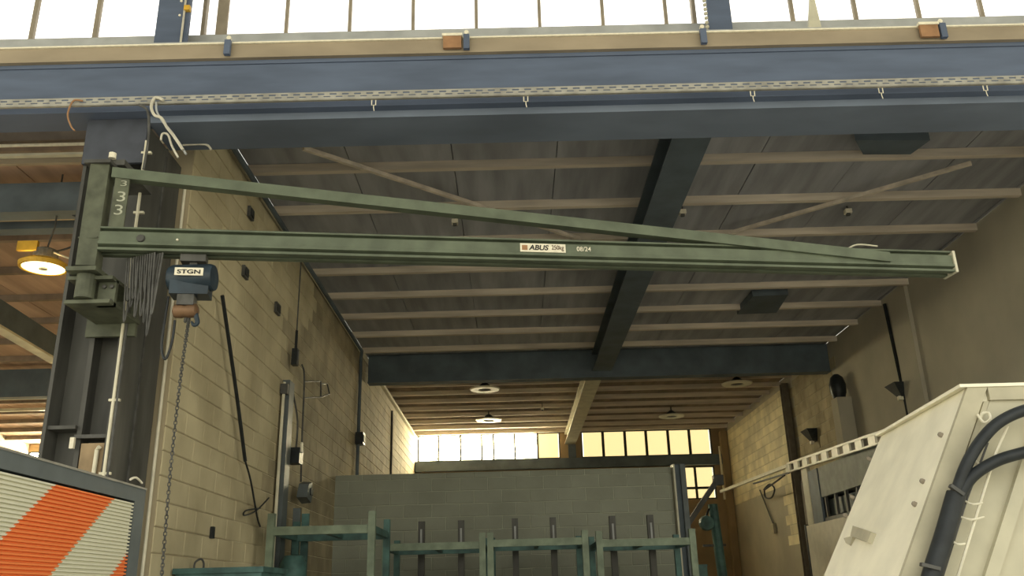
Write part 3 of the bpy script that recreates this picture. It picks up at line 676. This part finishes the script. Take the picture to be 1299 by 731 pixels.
# pendant
pa, pb = wl(380, 355, XL+0.12), wl(374, 462, XL+0.12)
o = thing('pendant_control', pb, 'dark hanging pendant control on a thin cable by the block wall', 'pendant')
MB().tube([Vector((pa.x, pb.y, 6.45)), Vector((pa.x, pb.y, pb.z+0.5))], 0.010, 6).build('cable', GREYC, o)
MB().tube([Vector((pb.x, pb.y, pb.z+0.5)), Vector((pb.x, pb.y, pb.z+0.2))], 0.02, 6).build('strain_relief', BLACK, o)
MB().cbox(pb+UP*0.1, (0.08, 0.12, 0.24)).build('handset', BLACK, o)
MB().cbox(pb+UP*0.12+Vector((0.045, -0.01, 0)), (0.012, 0.05, 0.16)).build('buttons', GREYC, o)
# vertical channel with cables
q = wl(362, 485); qb = wl(352, 668)
o = thing('cable_channel', (XL+0.02, q.y, 1.9), 'grey vertical cable channel with cables on the block wall', 'cable channel')
MB().box((XL+0.02, q.y-0.13, 1.2), (XL+0.12, q.y+0.13, q.z)).build('channel', FRAMEG, o)
for dy, m_ in ((-0.17, GREYC), (-0.21, PIPEW), (0.17, GREYC)): MB().tube([(XL+0.06, q.y+dy, q.z-0.05), (XL+0.06, q.y+dy*1.05, 2.9), (XL+0.06, q.y+dy, 1.2)], 0.022, 6, smooth=4).build('cable', m_, o)
MB().cbox((XL+0.07, q.y-0.2, q.z-0.15), (0.1, 0.1, 0.14)).build('junction', GREYC, o)
k = wl(375, 579, XL+0.12)
o = thing('switch_box', k, 'black switch box with a white tag beside the cable channel', 'switch')
MB().cbox(k, (0.16, 0.22, 0.22)).build('box', BLACK, o); MB().cbox(k+Vector((0.085, -0.02, 0.12)), (0.02, 0.08, 0.14)).build('tag', LABELM, o)
MB().tube([k+UP*0.1, k+UP*0.5, wl(372, 500, XL+0.1)], 0.014, 6, smooth=4).build('cable', GREYC, o)
k = wl(381, 624, XL+0.14)
o = thing('wall_speaker', k, 'tilted grey horn box hanging on the block wall under the switch box', 'speaker')
MB().poly([k+Vector(v) for v in ((0,-.22,-.10),(0,.12,-.16),(0,.22,.0),(0,.14,.16),(0,-.10,.10),(.14,-.2,-.1),(.14,.10,-.15),(.14,.18,.0),(.14,.12,.14),(.14,-.1,.09))], [(0,1,2,3,4),(9,8,7,6,5),(0,5,6,1),(1,6,7,2),(2,7,8,3),(3,8,9,4),(4,9,5,0)]).build('box', FRAMEG, o)
MB().cbox(k+Vector((0.145, 0.08, 0.0)), (0.02, 0.14, 0.10)).build('grille', BLACK, o)
MB().tube([k+UP*0.14, wl(383, 560, XL+0.1), wl(386, 480, XL+0.1), wl(383, 463, XL+0.1)], 0.014, 6, smooth=4).build('cable', GREYC, o)
fr = [wl(*v, XL+0.08) for v in ((386, 484), (407, 484), (407, 504), (386, 505))]
o = thing('wire_bracket', fr[3], 'thin wire bracket frame sticking out on the block wall', 'bracket')
MB().tube(fr, 0.012, 6).build('frame', GREYC, o)
MB().tube([wl(*v, XL+0.08) for v in ((407, 487), (415, 487), (418, 500), (407, 504))], 0.012, 6).build('hook', GREYC, o)
k = wl(457, 557, XL+0.1)
o = thing('wall_box', k, 'small dark box on the wall beyond the dark downpipe', 'box')
MB().cbox(k, (0.16, 0.26, 0.24)).build('body', BLACK, o); MB().cbox(k+Vector((0.085, 0, 0)), (0.01, 0.18, 0.14)).build('cover', GREYC, o)
tag(MB().tube([(XL+0.03, 22.9, 6.3), (XL+0.03, 22.9, 3.0)], 0.03, 6).build('dark_pipe', GREYC), 'thin dark downpipe on the wall close to the far windows', 'pipe')
tag(MB().box((XL+0.014, wl(268, 676).y-0.03, wl(268, 676).z-0.06), (XL+0.05, wl(268, 676).y+0.03, wl(268, 676).z+0.06)).build('wall_anchor', BLACK), 'small black anchor low on the block wall above the teal box', 'anchor')
# dark teal bin at the wall foot and a hook on it
z = at(240, 722, 'Y', 8.6).z
o = thing('steel_bin', (-2.7, 8.9, 0), 'dark teal steel box standing against the block wall', 'box')
MB().box((-3.15, 8.45, 0), (-2.35, 9.35, z-0.05)).build('body', TEALD, o); MB().box((-3.17, 8.43, z-0.05), (-2.33, 9.37, z)).build('rim', TEALD, o)
hx = at(252, 715, 'Y', 8.9)
MB().tube([(hx.x-0.04, 8.9, z), (hx.x-0.035, 8.9, z+0.07), (hx.x+0.02, 8.9, z+0.10), (hx.x+0.05, 8.9, z+0.06), (hx.x+0.05, 8.9, z)], 0.010, 6, smooth=4).build('handle', GREYC, o)

# ------------------------------------------------------------------ right wall fittings
y0, y1 = 14.55, 15.25
o = tag(MB().box((XR-0.07, y0, 0), (XR-0.001, y1, 6.6)).build('wall_pilaster', PLAST), 'plastered pilaster standing out of the right wall', 'pilaster')
tag(MB().tube([at(1122, 386, 'X', XR-0.05), at(1150, 515, 'X', XR-0.05), at(1158, 560, 'X', XR-0.05)], 0.035, 6).build('wall_cable', BLACK), 'black cable down the right wall beside the pilaster', 'cable')
for px, py, lab in ((1136, 496, 'dark wedge floodlight on the wall beside the pilaster'), (1026, 553, 'dark wedge floodlight beyond the round duct')):
    k = at(px, py, 'X', XR-0.15); s = 0.24 if px > 1100 else 0.27
    o = thing('floodlight', k, lab, 'floodlight', 'wedge floodlights on the right wall')
    MB().poly([k+Vector(v)*s for v in ((-0.4,-.9,.5),(-0.4,.9,.5),(.5,.9,.5),(.5,-.9,.5),(.1,-.6,-.55),(.1,.0,-.55),(.5,0,-.55),(.5,-.6,-.55))], [(0,1,2,3),(7,6,5,4),(0,4,5,1),(1,5,6,2),(2,6,7,3),(3,7,4,0)]).build('hood', BLACK, o)
    MB().cbox(k+Vector((0.02, -0.10, -0.65*s)), (0.08, 0.08, 0.07)).build('lamp_end', LABELM, o)
    MB().box((k.x+0.5*s, k.y-0.05, k.z-0.05), (XR-0.001, k.y+0.05, k.z+0.05)).build('arm', GREYC, o)
k = at(1064, 500, 'X', XR-0.2)
o = thing('vent_duct', (k.x, k.y, 0.0), 'beige vertical duct with a dark rounded cowl on the right wall', 'duct')
MB().box((XR-0.32, k.y-0.18, 0), (XR-0.012, k.y+0.18, k.z-0.1)).build('shaft', PLAST, o)
MB().lathe((XR-0.2, k.y, k.z-0.1), [(0.12, 0.0), (0.16, 0.12), (0.17, 0.30), (0.13, 0.45), (0.05, 0.52)], 16).build('cowl', BLACK, o, smooth=True)
# dark column on right wall and corner strip
tag(MB().ibeam((XR-0.12, 21.85, 6.5), (XR-0.12, 21.85, 0.0), 0.16, 0.2).build('wall_column', BROWNC), 'slim dark steel column against the right wall beyond the duct', 'column')
tag(MB().box((XR-0.24, YB-0.29, 0), (XR-0.02, YB-0.02, 6.5)).build('corner_pipe', BACKW), 'brown boxed pipe in the far right corner', 'pipe')
tag(MB().tube([(6.78, YB-0.3, 6.0), (6.78, YB-0.3, 4.3)], 0.035, 8).build('white_pipe', LABELM), 'thin white pipe beside the far right window', 'pipe')

# runway/cable tray along the right side
X_T = 6.0
def tp(px, py): return at(px, py, 'X', X_T)
ya_, yb_ = tp(1125, 553).y, tp(915, 627).y
zt = 3.98
t = thing('slotted_rail', (X_T, (ya_+yb_)/2, zt), 'pale slotted rail running along the right wall above the dark cabin', 'rail')
pa, pb = tp(1125, 553), tp(1000, 594); pc_ = tp(915, 626)
dv = (pb-pa).normalized()
RAILW = mat('bright rail paint', (0.88, 0.85, 0.72), 0.4, var=0.04, coord='World')
MB().bar(pa+UP*0.09, pb+UP*0.09, 0.06, 0.04).build('chord', RAILW, t); MB().bar(pa-UP*0.08, pb-UP*0.08, 0.06, 0.03).build('chord', RAILW, t)
n = 9
for k in range(n+1):
    q = pa.lerp(pb, k/n); MB().cbox(q, (0.04, 0.30, 0.15)).build('web_plate', RAILW, t)
MB().bar(pb+UP*0.05, pc_+UP*0.05, 0.08, 0.07).build('tail_rail', RAILW, t)
MB().bar(pb-UP*0.10, pb.lerp(pc_, 0.45)-UP*0.06, 0.05, 0.03).build('stay', BLACK, t)
lp_ = at(975, 617, 'X', 6.0)
MB().tube([pb.lerp(pc_, 0.05)-UP*0.12]+[lp_+Vector((0, 0.45*math.cos(a_), 0.16*math.sin(a_)))-UP*0.12 for a_ in (0.5, 1.8, 3.1, 4.4, 5.6, 6.8)], 0.02, 6, smooth=4).build('cable_loop', BLACK, t)
# cabin
p0 = at(1033, 661, 'X', 6.05); cy0, cy1 = 12.2, 18.5
zc0, zc1 = 3.02, 3.82
o = thing('dark_cabin', (6.4, 15.2, 0), 'dark grey control cabin with railings in front of the right wall', 'cabin')
MB().box((6.07, cy0, 3.25), (6.6, cy1, zc1)).build('panel', CABIN, o)
MB().box((6.05, cy1-0.40, 0), (6.12, cy1-0.05, zc1+0.12)).build('corner_post', PALE, o)
MB().box((6.05, cy1-1.0, 0), (6.10, cy1-0.44, zc1)).build('corner_post', DARK, o)
MB().box((6.2, cy0, 2.9), (6.6, cy1-0.3, 3.2)).build('dark_recess', FRAMEG, o)
for k in range(9):
    y = cy1-1.1-0.55*k; MB().box((6.10, y-0.03, 2.85), (6.15, y+0.03, 3.25)).build('baluster', COLM, o)
MB().box((6.08, cy0, 2.78), (6.6, cy1, 2.86)).build('floor_edge', COLM, o)
MB().box((6.12, cy1+0.02, 0), (6.6, cy1+0.30, 3.7)).build('rear_post', BROWNC, o)
o = thing('sheet_screen', (6.0, 15, 0), 'plain pale sheet screen standing below the dark cabin', 'screen')
MB().box((5.97, 12.2, 0), (6.02, cy1-0.15, 2.77)).build('sheet', SCREEN, o)
MB().box((5.96, cy1-0.15, 0), (6.03, cy1-0.05, 2.79)).build('edge_strip', BLACK, o)
# hanging hook and small things on far right wall
a, b = at(964, 622, 'X', XR-0.05), at(981, 665, 'X', XR-0.05)
o = thing('pull_switch', b, 'small pale pull switch on a thin dark cord on the far right wall', 'switch')
MB().tube([a, b], 0.02, 6).build('cord', GREYC, o); MB().cbox(b-UP*0.12, (0.09, 0.22, 0.26)).build('end_box', WHITE2, o)
# diagonal strut and standing pipe near the partition end
o = thing('partition_post', (2.98, 15.9, 0), 'grey steel H post at the free end of the block partition', 'post')
MB().box((2.87, 15.70, 0), (2.90, 15.95, 3.73)).build('flange', PALE, o); MB().box((3.00, 15.70, 0), (3.09, 15.95, 3.73)).build('flange', FRAMEG, o); MB().box((2.90, 15.80, 0), (3.00, 15.84, 3.73)).build('web', DARK, o)
a, b = at(868, 672, 'Y', 18.2), at(908, 612, 'Y', 18.2)
o = thing('diagonal_strut', a, 'dark diagonal strut rising past the partition post to the far corner', 'strut')
a2 = Vector((a.x-2.05, 18.2, 0.0)); a2 = a + (a-b)*((a.z)/(b.z-a.z))
MB().bar(a2, b, 0.12, 0.10).build('bar', COLM, o); MB().cbox(b+Vector((0.05, 0, 0.04)), (0.20, 0.16, 0.2)).build('head', COLM, o)
MB().box((b.x+0.1, 18.1, 0), (b.x+0.22, 18.3, b.z)).build('stand', GREYC, o) if False else None
k = at(905, 640, 'Y', 20)
o = thing('stand_pipe', (k.x, 20, 0), 'greenish stand pipe with a round gauge behind the partition post', 'pipe')
MB().tube([(k.x-0.02, 20, k.z), (k.x+0.12, 20, 0)], 0.11, 10).build('pipe', TEALD, o)
g_ = at(896, 664, 'Y', 19.9)
MB().lathe(g_, [(0.0, -0.12), (0.15, -0.12), (0.17, 0.0), (0.15, 0.1), (0.0, 0.1)], 14, 'Y').build('gauge', TEALD, o)
MB().bar(g_, (k.x, 20, g_.z), 0.1, 0.1).build('stub', TEALD, o)
q = at(908, 692, 'Y', 20); MB().bar((q.x-0.28, 20, q.z), (q.x+0.22, 20, q.z), 0.06, 0.05).build('crossbar', GREYC, o)
MB().tube([(k.x-0.12, 19.95, k.z-0.1), (k.x-0.2, 19.95, k.z-0.3), (k.x-0.05, 19.95, k.z-0.45)], 0.025, 6, smooth=4).build('cable', BLACK, o)
q = at(890, 720, 'Y', 16.5)
o = thing('teal_box', (q.x, 16.6, 0), 'small dark teal box standing beside the end of the racks', 'box')
MB().box((q.x-0.12, 16.5, 0), (q.x+0.1, 16.9, q.z+0.02)).build('body', TEALD, o); MB().box((q.x-0.13, 16.49, q.z+0.02), (q.x+0.11, 16.91, q.z+0.05)).build('lid', TEALD, o)

# ------------------------------------------------------------------ green racks
def rack(x0, x1, y0, y1, zt, over, label, ups=(), uz=2.8, tray=True, ps=0.09):
    o = thing('steel_rack', ((x0+x1)/2, (y0+y1)/2, 0), label, 'rack', 'green steel racks in front of the partition')
    for (x, y) in ((x0, y0), (x1, y0), (x0, y1), (x1, y1)):
        MB().cbox((x, y, (zt+over)/2), (ps, ps, zt+over)).build('post', TEAL if y == y0 else TEALD, o)
        MB().cbox((x, y, 0.01), (ps*1.25, ps*1.25, 0.02)).build('foot', TEALD, o)
    MB().box((x0+ps/2, y0-0.03, zt-0.10), (x1-ps/2, y0+0.03, zt)).build('front_rail', TEAL, o)
    MB().box((x0+ps/2, y1-0.03, zt-0.10), (x1-ps/2, y1+0.03, zt)).build('rear_rail', TEALD, o)
    for x in (x0, x1): MB().box((x-0.03, y0+ps/2, zt-0.09), (x+0.03, y1-ps/2, zt-0.01)).build('side_rail', TEALD, o)
    for f in (0.5,): MB().box((x0+(x1-x0)*f-0.03, y0+0.03, zt-0.08), (x0+(x1-x0)*f+0.03, y1-0.03, zt-0.03)).build('cross_rail', TEALD, o)
    MB().box((x0+ps/2, y0-0.025, 0.5), (x1-ps/2, y0+0.025, 0.58)).build('front_rail', TEAL, o)
    MB().box((x0+ps/2, y1-0.025, 0.5), (x1-ps/2, y1+0.025, 0.58)).build('rear_rail', TEALD, o)
    for x in ups:
        MB().cbox((x, y1+0.35, uz/2), (0.10, 0.12, uz)).build('upright', COLM, o)
        MB().cbox((x, y1+0.28, uz-0.25), (0.03, 0.03, 0.25)).build('upright_strip', SILL, o)
        MB().box((x-0.04, y1+0.03, zt-0.09), (x+0.04, y1+0.29, zt-0.02)).build('tie', TEALD, o)
    return o
r1 = [at(344, 670, 'Y', 11), at(472, 668, 'Y', 11)]
rack(r1[0].x, r1[1].x, 11.0, 12.3, r1[0].z+0.01, 0.16, 'tall green steel rack against the block wall, nearest the column', ps=0.085)
# two narrow uprights behind the first rack and small parts at the left
for px, py, lab in ((377, 645, 'bluish flat bar standing behind the tallest green rack, beside the cable channel'), (388, 652, 'green flat bar standing behind the tallest green rack')):
    k = at(px, py, 'Y', 12.42)
    tag(MB().box((k.x-0.05, 12.40, 0), (k.x+0.05, 12.45, k.z)).build('standing_bar', TEALD if px > 380 else FRAMEG), lab, 'bar')
k = at(366, 716, 'Y', 11.65)
tag(MB().lathe((k.x+0.06, 11.65, 0), [(0.17, 0.0), (0.18, 1.4), (0.17, k.z), (0.12, k.z+0.1), (0.0, k.z+0.12)], 16).build('gas_cylinder', TEALD, smooth=True), 'dark teal cylinder standing inside the tallest green rack', 'cylinder')
rack(at(489, 690, 'Y', 13).x, at(612, 687, 'Y', 13).x, 13.0, 14.3, 2.33, 0.12, 'green steel rack next to the tallest rack, two uprights behind it', ups=(at(535, 660, 'Y', 14.65).x, at(585, 658, 'Y', 14.65).x), uz=2.76)
rack(at(622, 687, 'Y', 13).x, at(742, 683, 'Y', 13).x, 13.0, 14.3, 2.35, 0.10, 'middle green steel rack between two others, two uprights behind it', ups=(at(653, 657, 'Y', 14.65).x, at(701, 655, 'Y', 14.65).x), uz=2.77)
rack(at(760, 686, 'Y', 13).x, at(878, 682, 'Y', 13).x, 13.0, 14.3, 2.31, 0.12, 'green steel rack beside the partition post, two uprights behind it', ups=(at(776, 655, 'Y', 14.65).x, at(824, 654, 'Y', 14.65).x), uz=2.77)

# ------------------------------------------------------------------ striped machine at left
SX = -2.0
o = thing('striped_cabinet', (SX-0.4, 3.6, 0), 'grey framed cabinet with orange and white striped ribbed shutter', 'cabinet')
yA, yB_, zT = 2.3, 4.82, 2.19
MB().box((SX-0.8, yA, 0), (SX-0.06, yB_-0.02, zT-0.03)).build('body', FRAMEG, o)
MB().box((SX-0.06, yA, zT-0.075), (SX, yB_, zT)).build('top_rail', FRAMEG, o)
MB().box((SX-0.8, yA, zT-0.03), (SX-0.06, yB_, zT)).build('top_plate', FRAMEG, o)
MB().box((SX-0.06, yB_-0.13, 0), (SX, yB_, zT-0.075)).build('side_rail', FRAMEG, o)
MB().box((SX-0.004, yA, zT-0.004), (SX+0.004, yB_, zT+0.006)).build('edge_trim', GALV, o)
ms = bpy.data.materials.new('orange white stripe paint'); ms.use_nodes = True
n_, l_ = ms.node_tree.nodes, ms.node_tree.links
bs = n_['Principled BSDF']; bs.inputs['Roughness'].default_value = 0.6
ge = n_.new('ShaderNodeNewGeometry'); sx_ = n_.new('ShaderNodeSeparateXYZ'); l_.new(ge.outputs['Position'], sx_.inputs[0])
m1 = n_.new('ShaderNodeMath'); m1.operation = 'MULTIPLY'; m1.inputs[1].default_value = 1.0; l_.new(sx_.outputs['Y'], m1.inputs[0])
m2 = n_.new('ShaderNodeMath'); m2.operation = 'MULTIPLY_ADD'; m2.inputs[1].default_value = -1.38; l_.new(sx_.outputs['Z'], m2.inputs[0]); l_.new(m1.outputs[0], m2.inputs[2])
m3 = n_.new('ShaderNodeMath'); m3.operation = 'MULTIPLY_ADD'; m3.inputs[1].default_value = 1/1.17; m3.inputs[2].default_value = 1-0.955/1.17; l_.new(m2.outputs[0], m3.inputs[0])
m4 = n_.new('ShaderNodeMath'); m4.operation = 'FRACT'; l_.new(m3.outputs[0], m4.inputs[0])
m5 = n_.new('ShaderNodeMath'); m5.operation = 'LESS_THAN'; m5.inputs[1].default_value = 0.504; l_.new(m4.outputs[0], m5.inputs[0])
mx = n_.new('ShaderNodeMix'); mx.data_type = 'RGBA'; l_.new(m5.outputs[0], mx.inputs[0])
mx.inputs[6].default_value = (0.68, 0.67, 0.53, 1); mx.inputs[7].default_value = (0.82, 0.22, 0.055, 1)
l_.new(mx.outputs[2], bs.inputs['Base Color'])
STRIPE = ms; STRIPE_OFF = m3
sh_ = MB(); pitch = 0.0175; z = zT-0.085; k = 0
pr = []
while z > 0.9:
    pr += [(0.0, z), (0.012, z-pitch*0.12), (0.012, z-pitch*0.55), (0.0, z-pitch*0.67)]; z -= pitch
pr = [(SX-0.03+0.02+x*1.0, zz) for x, zz in pr]
vs = [(x, y, zz) for y in (yA+0.02, yB_-0.14) for x, zz in pr]; m_ = len(pr)
sh_.poly(vs, [(i, i+1, m_+i+1, m_+i) for i in range(m_-1)])
sh = sh_.build('ribbed_shutter', STRIPE, o)
MB().box((SX-0.055, yA+0.02, 0.05), (SX-0.02, yB_-0.14, zT-0.08)).build('shutter_backing', BLACK, sh)
MB().tube([at(165, 610, 'X', SX)+UP*0.006, at(172, 611, 'X', SX)+UP*0.02, at(180, 614, 'X', SX)+UP*0.004], 0.006, 6, smooth=4).build('bead', LABELM, o)

# ------------------------------------------------------------------ white machine at right
o = thing('white_machine', (2.3, 3.7, 0), 'off white sheet metal machine hood with leaning faces and bolts', 'machine')
YN, YF = 3.2, 4.25
nt, nb = at(1224, 493, 'Y', YN), at(1140, 731, 'Y', YN)
ft, fb = at(1118, 553, 'Y', YF), at(1045, 731, 'Y', YF)
def ext(t, b, z): return t + (b-t)*((z-t.z)/(b.z-t.z))
nb2, fb2 = ext(nt, nb, 1.05), ext(ft, fb, 1.05)
XE = 4.2
MB().hexa([nb2, Vector((XE, YN, 1.05)), Vector((XE, YF, 1.05)), fb2, nt, Vector((XE, YN, nt.z)), Vector((XE, YF, ft.z)), ft]).build('hood', WHITE, o)
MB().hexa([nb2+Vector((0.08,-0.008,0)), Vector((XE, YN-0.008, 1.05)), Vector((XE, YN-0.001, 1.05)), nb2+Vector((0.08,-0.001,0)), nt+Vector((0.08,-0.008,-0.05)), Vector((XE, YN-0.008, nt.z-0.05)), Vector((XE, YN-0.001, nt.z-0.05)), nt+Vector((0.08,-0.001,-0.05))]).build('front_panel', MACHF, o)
MB().hexa([Vector((nb2.x, YN, 0)), Vector((XE, YN, 0)), Vector((XE, YF, 0)), Vector((fb2.x, YF, 0)), nb2, Vector((XE, YN, 1.05)), Vector((XE, YF, 1.05)), fb2]).build('base', WHITE2, o)
ln = (nb2-nt).normalized()
RX = Vector((1, 0, 0)); FY = Vector((0, -1, 0))
# front: edge flange, recessed frame strips
def strip(o0, o1, t_, name, m_, top=0.0):
    a_ = nt + RX*o0 + ln*top; b_ = nb2 + RX*o0; c_ = nb2 + RX*o1; d_ = nt + RX*o1 + ln*top
    return MB().hexa([b_, c_, c_+FY*t_, b_+FY*t_, a_, d_, d_+FY*t_, a_+FY*t_]).build(name, m_, o)
strip(0.0, 0.075, 0.02, 'edge_flange', WHITE2)
strip(0.085, 0.105, 0.01, 'edge_bead', WHITE2, 0.06)
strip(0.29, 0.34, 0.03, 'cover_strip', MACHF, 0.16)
a_ = nt + RX*0.075
MB().box((a_.x, YN-0.02, nt.z-0.05), (XE, YN, nt.z)).build('top_flange', WHITE2, o)
MB().box((nt.x-0.03, YN-0.03, nt.z), (XE, YF, nt.z+0.008)).build('lid', WHITE, o) if False else None
MB().hexa([nt+Vector((-0.03,-0.025,0)), Vector((XE, YN-0.025, nt.z)), Vector((XE, YF, ft.z)), ft+Vector((-0.02,0.02,0)), nt+Vector((-0.03,-0.025,0.012)), Vector((XE, YN-0.025, nt.z+0.012)), Vector((XE, YF, ft.z+0.012)), ft+Vector((-0.02,0.02,0.012))]).build('lid', WHITE, o)
# bolts along the left face edges
fn = (ft-nt).cross(nb2-nt).normalized()
if fn.x > 0: fn = -fn
def facept(px, py):
    d = AR*((px-649.5)/FPX) + AU*(-(py-365.5)/FPX) + AF
    return EYE + d*((nt-EYE).dot(fn)/d.dot(fn))
for px, py in ((1196, 553), (1173, 612), (1163, 641), (1104, 583), (1083, 632), (1074, 655)):
    q = facept(px, py)
    MB().tube([q-fn*0.002, q+fn*0.012, q+fn*0.018], [0.010, 0.010, 0.006], 8).build('bolt', MULL, o)
# vent lip bracket on the face
v = [facept(*k) for k in ((1066, 686), (1088, 680), (1090, 672), (1114, 680), (1112, 692), (1086, 694))]
q0, q1, q2 = facept(1090, 671), facept(1116, 680), facept(1111, 693)
MB().hexa([q0, q1, q2, facept(1087, 684), q0+fn*0.03+UP*0.0, q1+fn*0.035, q2+fn*0.035, facept(1087, 684)+fn*0.03]).build('vent_lip', WHITE2, o)
q0, q1, q2 = facept(1066, 685), facept(1090, 684), facept(1084, 695)
MB().poly([q0, q1, q2, q0+fn*0.005, q1+fn*0.03, q2+fn*0.02], [(0,1,2),(5,4,3),(0,3,4,1),(1,4,5,2),(2,5,3,0)]).build('vent_cheek', WHITE2, o)
# cables
def fp(px, py, out=0.05): return at(px, py, 'Y', YN-out)
o2 = thing('black_hose', fp(1180, 731, 0.06), 'thick black twin hose climbing the front of the white machine', 'hose')
MB().tube([fp(1168, 790, 0.07), fp(1182, 731, 0.07), fp(1198, 680, 0.07), fp(1213, 627, 0.07)], 0.033, 12, smooth=5).build('sleeve', BLACK, o2, smooth=True)
MB().tube([fp(1211, 632, 0.07), fp(1226, 590, 0.08), fp(1247, 556, 0.085), fp(1272, 533, 0.09), fp(1310, 518, 0.09), fp(1370, 510, 0.085), fp(1430, 540, 0.06), fp(1450, 580, 0.035)], 0.021, 10, smooth=6).build('hose', BLACK, o2, smooth=True)
MB().tube([fp(1215, 632, 0.07), fp(1232, 606, 0.08), fp(1258, 588, 0.085), fp(1285, 578, 0.09), fp(1320, 572, 0.09), fp(1370, 580, 0.08), fp(1405, 610, 0.05), fp(1415, 640, 0.035)], 0.021, 10, smooth=6).build('hose', BLACK, o2, smooth=True)
for a0, b0 in (((1205, 616), (1222, 628)), ((1168, 716), (1192, 722))): MB().bar(fp(*a0, 0.10), fp(*b0, 0.10), 0.02, 0.012).build('clamp_band', COLM, o2)
o3 = thing('wire_ladder', fp(1215, 731, 0.03), 'thin cream wire ladder bracket beside the black hose', 'bracket')
MB().tube([fp(1214, 735, 0.05), fp(1243, 640, 0.05), fp(1263, 575, 0.05), fp(1278, 541, 0.05)], 0.005, 6).build('wire', PIPEW, o3)
MB().tube([fp(1196, 731, 0.045), fp(1226, 635, 0.045), fp(1253, 562, 0.045)], 0.004, 6).build('wire', GREYC, o3)
for (a0, b0) in (((1204, 683), (1224, 690)), ((1221, 634), (1246, 638)), ((1216, 655), (1248, 656)), ((1236, 583), (1250, 588))): MB().tube([fp(*a0, 0.045), fp((a0[0]+b0[0])/2, (a0[1]+b0[1])/2+4, 0.06), fp(*b0, 0.05)], 0.004, 6, smooth=3).build('rung', PIPEW, o3)
MB().tube([fp(1240, 526, 0.03), fp(1248, 536, 0.04), fp(1256, 532, 0.05), fp(1254, 524, 0.04), fp(1246, 525, 0.04), fp(1244, 533, 0.03)], 0.005, 6, smooth=4).build('eye', PIPEW, o3)
